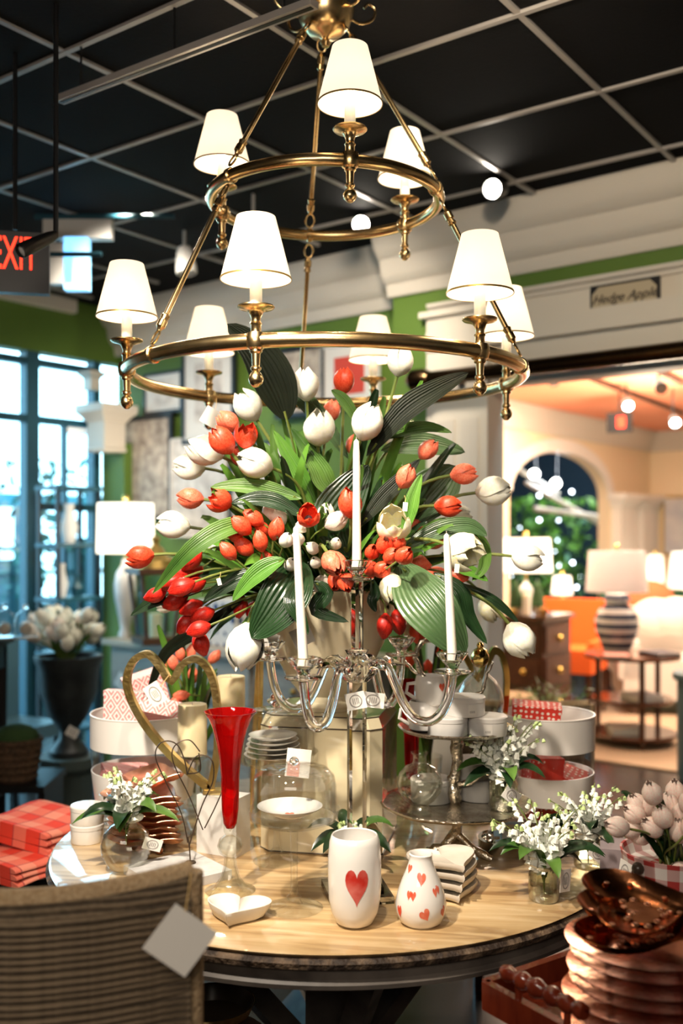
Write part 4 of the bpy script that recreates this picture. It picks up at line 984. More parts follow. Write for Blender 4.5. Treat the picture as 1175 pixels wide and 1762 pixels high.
pt = thing('flower_bowl', 'large flared cream bowl with thin black lip holding the bouquet', 'bowl', pot_c)
part('bowl_body', MB().lathe([(0, 0), (.085, 0), (.088, .012), (.075, .025), (.075, .04), (.115, .09), (.165, .19), (.195, .28), (.212, .345), (.206, .347), (.188, .28), (.155, .19), (.10, .09), (0, .07)], 64), M['cream_pot'], pt)
part('lip_line', MB().tube([(cos(a) * .212, sin(a) * .212, .346) for a in [2 * pi * i / 64 for i in range(64)]], .0022, 6, closed=True), M['piping'], pt)
part('moss_fill', MB().lathe([(0, .30), (.12, .295), (.19, .28)], 32), M['moss'], pt)

# ================================================================== crystal candelabra
cb = Vector((.037, 2.41, TZ + .0005)); kz = lambda v, y=2.41: P(0, v, y).z - cb.z
cn = thing('candelabra', 'tall clear crystal five cup candelabra with square stem', 'candelabra', cb, radians(10))
part('base', MB().box((0, 0, .008), (.15, .15, .016)).box((0, 0, .024), (.11, .11, .016)).box((0, 0, .040), (.07, .07, .016)), M['crystal'], cn, smooth=False)
zhb = kz(1150)
mb = MB()
oc = [(.021 * cos(pi / 8 + k * pi / 4 ), .021 * sin(pi / 8 + k * pi / 4)) for k in range(8)]
sq = [(-.021, -.015), (-.015, -.021), (.015, -.021), (.021, -.015), (.021, .015), (.015, .021), (-.015, .021), (-.021, .015)]
mb.prism(sq, zhb - .03 - .048, None, (0, 0, .048)); part('stem', mb, M['crystal'], cn, smooth=False)
flute = lambda a, z: 1 + .06 * cos(8 * a)
part('hub', MB().lathe([(0, -.035), (.03, -.03), (.048, -.012), (.052, 0), (.048, .012), (.03, .022), (.022, .034), (.028, .045), (0, .05)], 32, (0, 0, zhb), rf=flute), M['crystal'], cn)
zt1 = kz(1000)
part('upper_stem', MB().prism([(x * .75, y * .75) for x, y in oc], (zt1 - zhb - .045), None, (0, 0, zhb + .045)), M['crystal'], cn, smooth=False)
def cup(c, par, nm='candle_cup'):
    part(nm, MB().lathe([(0, -.004), (.012, 0), (.040, .004), (.043, .008), (.040, .010), (.016, .010), (.013, .014), (.016, .022), (.034, .044), (.036, .050), (.030, .052), (.020, .036), (.0, .030)], 24, c, rf=lambda a, z: 1 + (.07 * cos(8 * a) if z > .02 else 0)), M['crystal'], par)
cup(Vector((0, 0, zt1)), cn)
tops = [(Vector((0, 0, zt1 + .03)), 0, (0, 0))]
wang = [radians(-29 - 10), radians(-119 - 10), radians(151 - 10), radians(61 - 10)]
for i, a in enumerate(wang):
    d = Vector((cos(a), sin(a), 0)); pts = []
    prof = [(.035, .0), (.06, .018), (.085, .005), (.105, -.035), (.125, -.075), (.150, -.105), (.185, -.112), (.215, -.095), (.235, -.06), (.245, -.02), (.248, .0)]
    # smooth the profile
    pr = []
    for j in range(len(prof) - 1):
        p0, p1 = prof[max(j - 1, 0)], prof[j]; p2, p3 = prof[j + 1], prof[min(j + 2, len(prof) - 1)]
        for q in range(4):
            s_ = q / 4; pr.append(tuple(.5 * (2 * p1[m_] + (p2[m_] - p0[m_]) * s_ + (2 * p0[m_] - 5 * p1[m_] + 4 * p2[m_] - p3[m_]) * s_ ** 2 + (3 * p1[m_] - p0[m_] - 3 * p2[m_] + p3[m_]) * s_ ** 3) for m_ in (0, 1)))
    pr.append(prof[-1])
    ar = part('arm', MB().tube([d * x + Vector((0, 0, zhb + z)) for x, z in pr], .0115, 10), M['stem_glass'], cn)
    cup(d * .248 + Vector((0, 0, zhb + .002)), ar)
    tops.append((d * .248 + Vector((0, 0, zhb + .034)), i + 1, None))
    for j in (-1, 1):                                   # leaf shaped prisms between the arms
        e = Vector((cos(a + .5 * j), sin(a + .5 * j), 0)); q0 = e * .045 + Vector((0, 0, zhb)); q1 = e * .085 + Vector((0, 0, zhb + .016)); sd_ = e.cross(Vector((0, 0, 1))) * .016
        m2 = MB(); m2.add([q0, q1 + sd_, q1 - sd_, e * .118 + Vector((0, 0, zhb + .008)), q1 + Vector((0, 0, .01)), q1 - Vector((0, 0, .01))], [(0, 1, 4), (0, 4, 2), (0, 5, 1), (0, 2, 5), (1, 3, 4), (4, 3, 2), (1, 5, 3), (5, 2, 3)])
        part('crystal_leaf', m2, M['crystal'], ar, smooth=False)
tg = tagcard(cn, (.03, -.045, kz(1200)), radians(-10), .055, .036, radians(6))
tagcard(cn, (-.012, -.05, kz(1200)), radians(-30), .05, .04, radians(-14))
def cw(local): return Matrix.Translation(cb) @ Matrix.Rotation(radians(10), 4, 'Z') @ local
def taper(base, top, lab):
    d = top - base; L_ = d.length; mb = MB(); c = thing('taper_candle', lab, 'candle', base); n_ = d.normalized(); k = 10
    mb.tube([n_ * (L_ * i / k) for i in range(k)] + [d * .985, d], [.0115 - .0038 * i / k for i in range(k)] + [.006, .002], 14)
    part('wax', mb, M['wax'], c); part('wick', MB().tube([d, d + n_ * .006], .0007, 5), M['wick'], c)
b_ = cw(tops[0][0]); taper(b_, P(613, 756, b_.y), 'ivory taper candle standing in the highest centre cup of the candelabra')
b_ = cw(tops[2][0]); taper(b_, P(509, 905, b_.y + .01), 'leaning ivory taper candle in the front cup of the candelabra')
b_ = cw(tops[1][0]); taper(b_, P(768, 918, b_.y), 'ivory taper candle in the candelabra cup on the side of the tiered stand')

# ================================================================== tableware on the near side
def heart(n=40, w=1.0, h=1.0):
    o = []
    for i in range(n):
        t = 2 * pi * i / n; x = 16 * sin(t) ** 3; y = 13 * cos(t) - 5 * cos(2 * t) - 2 * cos(3 * t) - cos(4 * t)
        o.append((x / 32 * w, (y + 2.5) / 29 * h))
    return o                                            # centred, tip at -y
def painted_heart(par, fn, m, nm='painted_heart'):      # fn maps (x, y) of a unit heart to the glazed surface
    o = heart(28); n = len(o); vs = [fn(0, .05)]
    for k in (.5, 1.0): vs += [fn(x * k, y * k) for x, y in o]
    fs = [(0, 1 + i, 1 + (i + 1) % n) for i in range(n)] + [(1 + i, 1 + n + i, 1 + n + (i + 1) % n, 1 + (i + 1) % n) for i in range(n)]
    return part(nm, MB().add(vs, fs), m, par)
hp = mat('watercolour_red_glaze', (.50, .03, .02), .25, col2=(.62, .16, .13), scale=22, contrast=(.4, .7)); ho = mat('orange_red_glaze', (.66, .07, .03), .25, col2=(.7, .2, .12), scale=60)
# tall tumbler vase
tp_ = T(610, 1590); prof = [(0, 0), (.030, 0), (.042, .008), (.052, .03), (.058, .06), (.0595, .10), (.059, .15), (.056, .185), (.052, .198), (.050, .200), (.048, .198), (.052, .18), (.054, .10), (.045, .02), (0, .012)]
tv = thing('heart_tumbler', 'tall white ceramic tumbler painted with one big red heart', 'vase', tp_)
part('vessel', MB().lathe(prof, 48), M['ceramic'], tv)
def rad_at(prof, z):
    for (r0, z0), (r1, z1) in zip(prof, prof[1:]):
        if z0 <= z <= z1: return r0 + (r1 - r0) * (z - z0) / max(z1 - z0, 1e-6)
    return prof[0][0]
def onlathe(prof, a0, z0, w, h, tilt=0, off=.0006):
    def fn(x, y):
        x, y = x * cos(tilt) - y * sin(tilt), x * sin(tilt) + y * cos(tilt)
        z = z0 + y * h; r = rad_at(prof, z) + off; a = a0 + x * w / r
        return Vector((r * sin(a), -r * cos(a), z))
    return fn
painted_heart(tv, onlathe(prof, radians(4), .098, .052, .083), hp)
# bud vase
bp_ = T(724, 1588); bprof = [(0, 0), (.038, 0), (.048, .008), (.0555, .028), (.057, .045), (.052, .07), (.042, .098), (.032, .122), (.0255, .143), (.0255, .15), (.0265, .154), (.024, .156), (.0225, .152), (.022, .14), (.03, .11), (.045, .06), (.04, .015), (0, .01)]
bv = thing('heart_bud_vase', 'small pear shaped white vase painted with scattered red hearts', 'vase', bp_)
part('vessel', MB().lathe(bprof, 48), M['ceramic'], bv)
for (a, z, w, h, t_) in ((-.05, .108, .02, .028, -.1), (.10, .036, .024, .028, .5), (-.62, .075, .012, .02, 0), (-.42, .074, .013, .02, .1), (.62, .080, .012, .02, -.1), (.82, .084, .010, .02, -.2), (-1.05, .034, .016, .03, .1), (.95, .036, .016, .026, .4), (-1.0, .125, .014, .02, 0)):
    painted_heart(bv, onlathe(bprof, a, z, w, h, t_), ho)
# heart dish
hd = thing('heart_dish', 'small white ceramic heart shaped dish near the table edge', 'dish', T(405, 1583), radians(-12))
mb = MB(); n = 48; levels = [(.62, 0), (.80, .006), (.97, .026), (1.0, .034), (.96, .035), (.86, .028), (.70, .014), (.35, .008)]
o = heart(n, .150, .135); vs = []
for k, z in levels: vs += [(x * k, y * k * (1 if True else 1), z) for x, y in o]
fs = [(l * n + i, l * n + (i + 1) % n, (l + 1) * n + (i + 1) % n, (l + 1) * n + i) for l in range(len(levels) - 1) for i in range(n)]
fs.append(tuple(range(n - 1, -1, -1))); c0 = len(vs); vs.append((0, 0, .007)); fs += [((len(levels) - 1) * n + i, (len(levels) - 1) * n + (i + 1) % n, c0) for i in range(n)]
mb.add(vs, fs); part('bowl', mb, M['matte_white'], hd, 60)
# red flute vases
def flute_vase(p, sc, lab, tall=.435, group=None):
    t = thing('red_flute_vase', lab, 'vase', p, 0); t.scale = (sc, sc, sc)
    part('foot', MB().lathe([(.060, 0), (.062, .002), (.040, .012), (.024, .032), (.016, .060), (.0145, .078), (.012, .082), (.0265, .094), (.0315, .110), (.0265, .126), (.012, .137), (.016, .145), (.016, .163), (.0185, .185), (.0175, .185), (.013, .163), (.0, .142), (0, .137), (.009, .134), (.024, .124), (.0285, .110), (.024, .097), (.008, .086), (.010, .078), (.012, .060), (.021, .030), (.038, .009), (.060, 0)], 40), M['jar'], t)
    pr = [(0, .150), (.010, .153), (.0165, .165), (.0205, .20), (.0215, .23), (.0225, .28), (.026, .32), (.033, .36), (.042, .395), (.052, .42), (.0625, .434), (.0635, .437), (.0615, .437), (.050, .42), (.0395, .392), (.030, .355), (.0235, .315), (.020, .28), (.019, .22), (.016, .18), (.008, .160), (0, .158)]
    part('trumpet', MB().lathe(pr, 48, rf=lambda a, z: 1 + (.018 * cos(12 * a) if z > .40 else 0)), M['red_glass'], t)
    return t
flute_vase(T(396, 1533), 1.0, 'tall red glass trumpet vase on clear flared foot, nearest the heart dish')
flute_vase(T(708, 1430), 1.0, 'red glass trumpet vase half hidden behind the tiered silver stand')
# cake stands with domes
def cake_stand(p, pr_, ph, fr, lab, dome, dlab, drd):
    t = thing('cake_stand', lab, 'cake stand', p)
    part('foot', MB().lathe([(0, 0), (fr, 0), (fr + .001, .002), (fr * .8, .006), (.02, .012), (.014, .020), (.018, .027), (.011, .034), (.008, .06), (.009, ph - .03), (.014, ph - .018), (.013, ph - .012), (0, ph - .008)], 40), M['glass'], t)
    part('plate', MB().lathe([(0, ph - .008), (.03, ph - .008), (pr_ * .7, ph - .005), (pr_ * .96, ph + .006), (pr_, ph + .028), (pr_ - .003, ph + .028), (pr_ * .94, ph + .009), (pr_ * .7, ph), (0, ph - .002)], 48), M['glass'], t)
    d = thing('glass_dome', dlab, 'cloche', (p.x, p.y, p.z + ph + .0095))
    part('dome', MB().lathe([(drd, 0), (drd, dome * .62), (drd * .96, dome * .80), (drd * .80, dome * .94), (drd * .5, dome * .99), (0, dome), (0, dome - .002), (drd * .5, dome * .985), (drd * .78, dome * .93), (drd * .94, dome * .79), (drd * .975, dome * .62), (drd * .975, 0)], 40, closed=True), M['glass'], d)
    part('rim', MB().tube([(cos(a) * drd, sin(a) * drd, .001) for a in [2 * pi * i / 40 for i in range(40)]], .0016, 6, closed=True), M['glass'], d)
    return t, d
p1 = T(506, 1563); ph1 = P(0, 1432, p1.y - .09).z - TZ
s1, d1 = cake_stand(p1, .106, ph1, .066, 'clear glass cake stand nearest the heart tumbler', .118, 'low glass dome on the nearer cake stand', .098)
part('knob', MB().sphere((0, 0, .128), .011, 10, 8), M['stem_glass'], d1)
q = Vector((p1.x - .01, p1.y, p1.z + ph1 + .011))
sc_ = thing('heart_saucer', 'pale pink footed dish with tiny red heart under the nearer dome', 'dish', q)
part('saucer', MB().lathe([(0, 0), (.035, 0), (.045, .006), (.072, .020), (.076, .024), (.072, .024), (.04, .008), (0, .006)], 40), M['ceramic'], sc_)
painted_heart(sc_, lambda x, y: Vector((x * .022 + .0, y * .022 - .01, .0072)), ho)
p2 = T(476, 1482); ph2 = P(0, 1322, p2.y - .07).z - TZ
s2, d2 = cake_stand(p2, .112, ph2, .062, 'taller clear glass cake stand behind the nearer one', .135, 'tall glass dome on the farther cake stand', .098)
for k in range(7):
    a = k * .9; part('bead', MB().sphere((cos(a) * .014 * (k % 3 + .4), sin(a) * .012, .143 + .011 * (k % 3)), .0085, 10, 6), (M['copper_pale'] if k % 2 else M['crystal']), d2)
for k in range(5):
    solid('side_plate', MB().lathe([(0, 0), (.04, 0), (.05, .004), (.075 - .003 * k, .010), (.077 - .003 * k, .0125), (.06, .009), (.04, .004), (0, .003)], 40), M['ceramic'],
          ('white plate at the bottom of the stack under the farther dome', 'second white plate up under the farther dome', 'middle white plate of the stack under the farther dome', 'fourth white plate up under the farther dome', 'topmost white plate of the stack under the farther dome')[k], 'plate', (p2.x - .01, p2.y, p2.z + ph2 + .0105 + .0128 * k))
    if k == 4: pass
gf = thing('gift_card', 'small pink and white floral card leaning on the farther cake stand', 'card', P(513, 1313, 2.47) + Vector((0, 0, 0)))
part('card', MB().box((0, 0, 0), (.060, .0015, .07), M=Matrix.Rotation(radians(6), 3, 'Y')), M['paper'], gf)
part('pink_flower_print', MB().box((-.012, -.0012, -.014), (.03, .0008, .036), M=Matrix.Rotation(radians(6), 3, 'Y')), mat('pink_print', (.75, .38, .32), .7), gf)
# stack of heart plates
base = T(770, 1540)
for k in range(4):
    t = thing('heart_plate', ('ivory heart plate at the bottom of the stack behind the bud vase', 'second ivory heart plate up in the stack', 'third ivory heart plate up in the stack', 'topmost ivory heart plate in the stack behind the bud vase')[k], 'plate', base + Vector((.002 * k - .006 * (k == 3), .0, .0235 * k)), radians(14 + 3 * k), None)
    o = heart(40, .178, .165); n = 40; vs = []; lv = [(.60, 0), (.9, .006), (1.0, .016), (.985, .022), (.93, .021), (.8, .015)]
    for kk, z in lv: vs += [(x * kk, y * kk, z) for x, y in o]
    fs = [(l * n + i, l * n + (i + 1) % n, (l + 1) * n + (i + 1) % n, (l + 1) * n + i) for l in range(len(lv) - 1) for i in range(n)] + [tuple(range(n - 1, -1, -1)), tuple(range((len(lv) - 1) * n, len(lv) * n))]
    part('plate', MB().add(vs, fs), M['bisque'], t, 70)
# tiered silver stand with branch stem
def wob(pts, r, seed=0, n=10, tap=1.0):
    rr = random.Random(seed); out = []; rs = []
    for i in range(len(pts) - 1):
        a, b = Vector(pts[i]), Vector(pts[i + 1])
        for k in range(4):
            out.append(a.lerp(b, k / 4) + Vector((rr.uniform(-1, 1), rr.uniform(-1, 1), rr.uniform(-1, 1))) * r * .28); f = (i + k / 4) / (len(pts) - 1); rs.append(r * (1 + (tap - 1) * f) * rr.uniform(.8, 1.22))
    out.append(Vector(pts[-1])); rs.append(r * tap * .8)
    return MB().tube(out, rs, n)
sp = T(784, 1472); ts_ = thing('tiered_stand', 'two tier antique silver stand with knotty branch stem', 'tiered stand', sp)
zl_ = .889 - TZ; zu_ = 1.092 - TZ; sy = sp.y
wavy = lambda a, z: 1 + .012 * sin(5 * a) + .008 * sin(11 * a + 1)
for r, z, nm in ((.203, zl_, 'lower_tray'), (.152, zu_, 'upper_tray')):
    part(nm, MB().lathe([(0, z - .007), (r * .8, z - .007), (r * .97, z - .003), (r + .004, z + .005), (r, z + .008), (r * .95, z + .002), (r * .8, z), (0, z)], 64, rf=wavy), M['silver'], ts_)
part('trunk', wob([(0, 0, zl_), (-.006, 0, zl_ + .05), (.004, .004, zl_ + .10), (-.002, 0, zl_ + .15), (.012, 0, zu_ - .006)], .017, 1), M['silver'], ts_)
part('branch', wob([(.0, 0, zl_ + .05), (.04, -.005, zl_ + .058), (.075, -.01, zl_ + .085), (.12, -.02, zl_ + .075), (.145, -.02, zl_ + .06)], .009, 2, tap=.6), M['silver'], ts_)
part('trunk', wob([(-.075, .01, .004), (-.03, 0, .02), (0, 0, .055), (0, 0, zl_ - .006)], .016, 3), M['silver'], ts_)
part('root', wob([(.0, 0, .06), (.05, -.03, .02), (.09, -.05, .006)], .011, 4), M['silver'], ts_)
part('root', wob([(.0, 0, .06), (.02, .05, .02), (.04, .09, .006)], .011, 5), M['silver'], ts_)
part('branch', wob([(-.05, 0, zu_), (-.045, 0, zu_ + .04), (-.09, 0, zu_ + .085), (-.088, 0, zu_ + .14), (-.11, 0, zu_ + .19), (-.095, 0, zu_ + .235), (-.06, .0, zu_ + .24)], .0085, 6, tap=.8), M['silver'], ts_)
part('branch', wob([(-.088, 0, zu_ + .14), (-.12, 0, zu_ + .16), (-.145, 0, zu_ + .195)], .006, 7, tap=.4), M['silver'], ts_)
part('branch', wob([(-.02, 0, zu_), (.02, 0, zu_ + .07), (.07, 0, zu_ + .10), (.085, 0, zu_ + .15), (.10, 0, zu_ + .18)], .0065, 8, tap=.6), M['silver'], ts_)

# small marble trinket boxes
def trinket(p, rz, lab, m='marble', r=.052, h=.050, sticker=True):
    t = thing('trinket_box', lab, 'box', p, rz)
    part('box_body', MB().lathe([(0, 0), (r * .97, 0), (r, .003), (r, h - .014), (0, h - .014)], 36), M[m], t)
    part('lid', MB().lathe([(r + .001, h - .0135), (r + .0015, h - .003), (r * .98, h), (0, h)], 36), M[m], t)
    if sticker:
        a0 = radians(0)
        mb = MB().grid(lambda a, b: Vector(((r + .0008) * sin((a - .5) * .42 + a0), -(r + .0008) * cos((a - .5) * .42 + a0), .006 + b * .027)), 4, 1)
        q = part('barcode_sticker', mb, M['paper'], t)
        mb = MB()
        for i in range(5): mb.grid(lambda a, b, i=i: Vector(((r + .0014) * sin(-.13 + i * .055 + a * .025), -(r + .0014) * cos(-.13 + i * .055 + a * .025), .012 + b * .006)), 1, 1)
        part('printed_bars', mb, M['ink'], q)
    return t
zu = TZ + zu_ + .0015
def up(u, dy): return at(u, sy + dy, zu)
trinket(up(770, -.085), .0, 'marble trinket box on the upper tray beside the mugs', sticker=False)
trinket(up(838, -.080), -.1, 'marble trinket box on the upper tray beside the lily flowers')
trinket(up(800, -.075) + Vector((0, 0, .0505)), .25, 'marble trinket box stacked on top of the other two')
# heart mugs stacked
for i, (u, dz, tl, lab) in enumerate(((728, 0, .0, 'white mug with small gold crest at the foot of the mug pair'), (740, .068, .12, 'white mug with orange heart perched on the other mug'))):
    t = thing('heart_mug', lab, 'mug', at(u, sy - .03, zu + dz), .2)
    pr = [(0, 0), (.030, 0), (.038, .006), (.043, .03), (.042, .06), (.037, .078), (.035, .080), (.034, .078), (.038, .05), (.034, .012), (0, .008)]
    part('vessel', MB().lathe(pr, 36), M['ceramic'], t)
    painted_heart(t, onlathe(pr, .55 if i else -.75, .05 if i else .035, .022, .024), ho)
    if not i:
        for k in range(5): part('gold_speckle', MB().sphere(onlathe(pr, .1 + .12 * k, .025 + .008 * (k % 3), 1, 1)(0, 0), .003, 8, 5), M['gold_shiny'], t)
    part('handle', MB().tube([(-.038, 0, .06), (-.062, 0, .058), (-.066, 0, .035), (-.04, 0, .018)], .005, 8), M['ceramic'], t)
# decanter with gold bird stopper
dc = thing('decanter', 'round clear glass bottle with golden pinecone shaped stopper', 'bottle', at(826, sy + .055, zu))
part('bottle', MB().lathe([(0, 0), (.03, 0), (.052, .012), (.064, .04), (.066, .065), (.060, .095), (.045, .122), (.026, .138), (.018, .148), (.019, .165), (.022, .168), (.020, .168), (.016, .148), (.024, .134), (.043, .118), (.058, .09), (.062, .05), (.05, .015), (0, .006)], 40), M['jar'], dc)
mb = MB().lathe([(0, .155), (.014, .160), (.024, .175), (.026, .188), (.018, .204), (.008, .212), (.010, .219), (.006, .226), (0, .228)], 18, rf=lambda a, z: 1 + .10 * sin(7 * a + z * 500)); part('stopper', mb, M['gold_shiny'], dc)
# lower tray: ball vase, white boxes
zl2 = TZ + zl_ + .0015
ball = [(0, 0), (.030, 0), (.033, .004), (.026, .016), (.024, .024), (.040, .036), (.056, .058), (.060, .080), (.054, .104), (.038, .122), (.021, .130), (.018, .136), (.018, .152), (.024, .160)]
bvv = thing('ball_vase', 'clear glass ball vase with short neck on the lower silver tray', 'vase', at(722, sy - .10, zl2))
part('vessel', MB().lathe(ball + [(r - .002, z) for r, z in ball[::-1][:-1]] + [(0, .004)], 40), M['jar'], bvv)
trinket(at(742, sy + .03, zl2), 0, 'white round box behind the ball vase on the lower tray', 'matte_white', .056, .062, False)
trinket(at(824, sy + .06, zl2), 0, 'white round box at the bottom behind the branch stem', 'matte_white', .062, .058, False)
trinket(at(812, sy + .06, zl2 + .0585), 0, 'white round box stacked on top behind the branch stem', 'matte_white', .054, .05, False)
trinket(at(750, sy + .08, zl2 + .0), 0, 'small white box at the rear of the lower tray', 'matte_white', .045, .10, False) if False else None

# lily-of-the-valley posies in ribbed jars
LEAFG = [M['leaf_dark'], M['leaf'], M['leaf_bright']]
def leaf_mb(pts, w, fold=.25, tip=.0, base=.25, nseg=10, peak=.42, wave=0, up=None, seed=0):
    """leaf along a path of 3-5 points; w is its full width; a centre crease"""
    pts = [Vector(p) for p in pts]; rr = random.Random(seed)
    def bez(t):
        q = pts
        while len(q) > 1: q = [q[i].lerp(q[i + 1], t) for i in range(len(q) - 1)]
        return q[0]
    vs = []; fs = []
    for i in range(nseg + 1):
        t = i / nseg; c = bez(t); d = (bez(min(1, t + .02)) - bez(max(0, t - .02))).normalized()
        ww = w / 2 * ((sin(pi * min(1, t / (2 * peak))) if t < peak else cos(pi / 2 * (t - peak) / (1 - peak))) ** .8 if 0 < t < 1 else 0)
        if t < peak: ww = max(ww, w / 2 * base * (1 if t < .9 else 0))
        u_ = Vector(up) if up is not None else Vector((0, -.75, .66))
        nrm = (u_ - d * u_.dot(d));
        if nrm.length < 1e-3: nrm = d.orthogonal()
        nrm.normalize(); s_ = d.cross(nrm); wv = wave * sin(t * 9 + seed) * ww
        vs += [c + s_ * ww + nrm * (ww * fold + wv), c + s_ * ww * .5 + nrm * ww * fold * .22, c - nrm * ww * .04, c - s_ * ww * .5 + nrm * ww * fold * .22, c - s_ * ww + nrm * (ww * fold - wv)]
    for i in range(nseg):
        for k in range(4): a = i * 5 + k; fs.append((a, a + 1, a + 6, a + 5))
    return MB().add(vs, fs)
bell = MB().lathe([(0, .0), (.0022, -.0005), (.0036, -.003), (.0038, -.0055), (.0050, -.0082), (.0034, -.0070), (0, -.004)], 7).mesh('bell_mesh', M['bell_white'])
bellv = [v.co.copy() for v in bell.vertices]; bellf = [tuple(p.vertices) for p in bell.polygons]
def posy(neck, lab, seed, nst=9, nl=8, spread=.085, height=.085, sc=1.0, dirs=None, depth=.07):
    rr = random.Random(seed); t = thing('lily_posy', lab, 'flowers', neck)
    for i in range(nst):
        a = 2 * pi * i / nst + rr.uniform(-.3, .3); r = spread * rr.uniform(.35, 1); hgt = height * rr.uniform(.75, 1.2) * (1 - .25 * r / spread)
        tipv = Vector((cos(a) * r, sin(a) * r * .8, hgt)); mid = Vector((cos(a) * r * .25, sin(a) * r * .25, hgt * .65)); st_ = Vector((0, 0, -depth))
        pts = []
        for k in range(9):
            s_ = k / 8; q0 = st_.lerp(Vector((0, 0, 0)), s_); q1 = Vector((0, 0, 0)).lerp(mid, s_); q2 = mid.lerp(tipv, s_); pts.append(q0.lerp(q1, s_).lerp(q1.lerp(q2, s_), s_))
        fs_ = part('flower_stem', MB().tube(pts, .0012, 5), M['stem'], t)
        mb = MB(); mg = MB(); n_b = 18
        for k in range(n_b):
            f = .40 + .60 * k / (n_b - 1); x = f * 8; j = min(int(x), 7); q = pts[j].lerp(pts[j + 1], x - j); b_a = rr.uniform(0, 2 * pi); off = Vector((cos(b_a), sin(b_a), rr.uniform(-.5, .3))) * .013 * (1.15 - .5 * f)
            s2 = (1.5 - .85 * (f - .4) / .6) * sc
            Rm = Matrix.Rotation(rr.uniform(-.5, .5), 3, 'X') @ Matrix.Rotation(rr.uniform(-.5, .5), 3, 'Y')
            (mg if f > .93 else mb).add([q + off + Rm @ (v * s2) for v in bellv], bellf)
        part('white_bells', mb, M['bell_white'], fs_, kind='stuff'); part('green_buds', mg, M['bell_green'], fs_, kind='stuff')
    for i in range(nl):
        a = 2 * pi * i / nl + rr.uniform(-.35, .35); L_ = rr.uniform(.09, .15); d = Vector((cos(a), sin(a) * .8, 0)); droop = rr.uniform(-.02, .05)
        pts = [(0, 0, -.03), d * .015 + Vector((0, 0, .03)), d * L_ * .6 + Vector((0, 0, .045 + droop)), d * L_ + Vector((0, 0, droop))]
        part('leaf', leaf_mb(pts, rr.uniform(.034, .05), .3, peak=.55, up=(0, -.3, 1), seed=i), LEAFG[rr.choice((0, 0, 1))] if seed != 5 else LEAFG[rr.choice((1, 2, 0))], t)
    return t
def ribbed_jar(p, lab, r=.040, h=.082):
    t = thing('ribbed_jar', lab, 'jar', p)
    rib = lambda a, z: 1 + (.022 * cos(22 * a) if .008 < z < h * .82 else 0)
    pr = [(0, 0), (r * .9, 0), (r, .005), (r * 1.02, h * .3), (r * 1.0, h * .7), (r * .88, h * .84), (r * .84, h * .88), (r * .93, h * .95), (r * .95, h)]
    part('vessel', MB().lathe(pr + [(q - .0025, z) for q, z in pr[::-1][:-1]] + [(0, .006)], 66, rf=rib), M['ribbed'], t)
    part('rim', MB().tube([(cos(a) * r * .94, sin(a) * r * .94, h) for a in [2 * pi * i / 32 for i in range(32)]], .0022, 6, closed=True), M['jar'], t)
    return t
jars = [
 (T(936, 1548), 'ribbed glass jar nearest the table edge holding lily of the valley', 'lily of the valley posy in the jar nearest the copper plates', 1, .036, .085),
 (T(1012, 1492), 'ribbed glass jar with two tags closest to the pink tulips', 'lily of the valley posy next to the pink tulips', 2, .037, .080),
 (at(866, sy - .05, zl2), 'ribbed glass jar standing on the lower silver tray', 'lily of the valley posy rising from the lower silver tray', 3, .039, .088),
 (T(602, 1492), 'ribbed glass jar hidden behind the candelabra stem', 'lily of the valley posy glimpsed behind the crystal stem', 4, .034, .075)]
for (p, l1, l2, sd_, r, h) in jars:
    j = ribbed_jar(p, l1, r, h)
    tall = {1: .15, 2: .14, 3: .16, 4: .05}[sd_]
    posy(p + Vector((0, 0, h * .98)), l2, sd_ * 11, 11 if sd_ < 4 else 5, 10 if sd_ < 4 else 7, {1: .13, 2: .115, 3: .13, 4: .06}[sd_], tall, 1.75)
    if sd_ == 1: tagcard(j, (.044, -.030, .055), radians(38), .036, .052, .1)
    if sd_ == 2:
        tagcard(j, (.012, -.045, .05), radians(20), .05, .036, radians(38)); tagcard(j, (.045, -.05, .022), radians(10), .046, .032, radians(38))
    if sd_ == 3: tagcard(j, (.014, -.043, .045), radians(20), .05, .036, radians(40))
# left ball vase with posy
p = T(217, 1498)
lv_ = thing('ball_vase', 'clear round ball vase with short neck beside the copper plates', 'vase', p)
ballL = [(0, 0), (.028, 0), (.048, .014), (.063, .045), (.0655, .068), (.058, .096), (.040, .117), (.027, .124), (.027, .140), (.031, .145)]
part('vessel', MB().lathe(ballL + [(r - .002, z) for r, z in ballL[::-1][:-1]] + [(0, .004)], 48), M['jar'], lv_)
posy(p + Vector((0, 0, .135)), 'lily of the valley posy with fresh green leaves in the ball vase', 5, 13, 10, .115, .135, 1.75)
tagcard(lv_, (.07, -.01, .07), radians(25), .05, .03, radians(20)); 
# silver ring dish with paper
sr = thing('silver_dish', 'round mirrored silver dish holding a folded white paper', 'dish', T(872, 1462))
part('dish_wall', MB().lathe([(0, 0), (.075, 0), (.078, .004), (.078, .030), (.080, .034), (.070, .034), (.068, .030), (.066, .008), (0, .006)], 48), M['mirror'], sr)
part('paper_insert', MB().box((.012, 0, .045), (.055, .03, .055)), M['paper'], sr)

# ================================================================== left side of the table
# white round lidded pair
for i in range(2):
    trinket(T(150, 1447) + Vector((0, 0, .052 * i)), 0, ('white round ceramic box at the bottom beside the plaid napkins', 'white round ceramic box stacked on top beside the plaid napkins')[i], 'ceramic', .046, .0515, False)
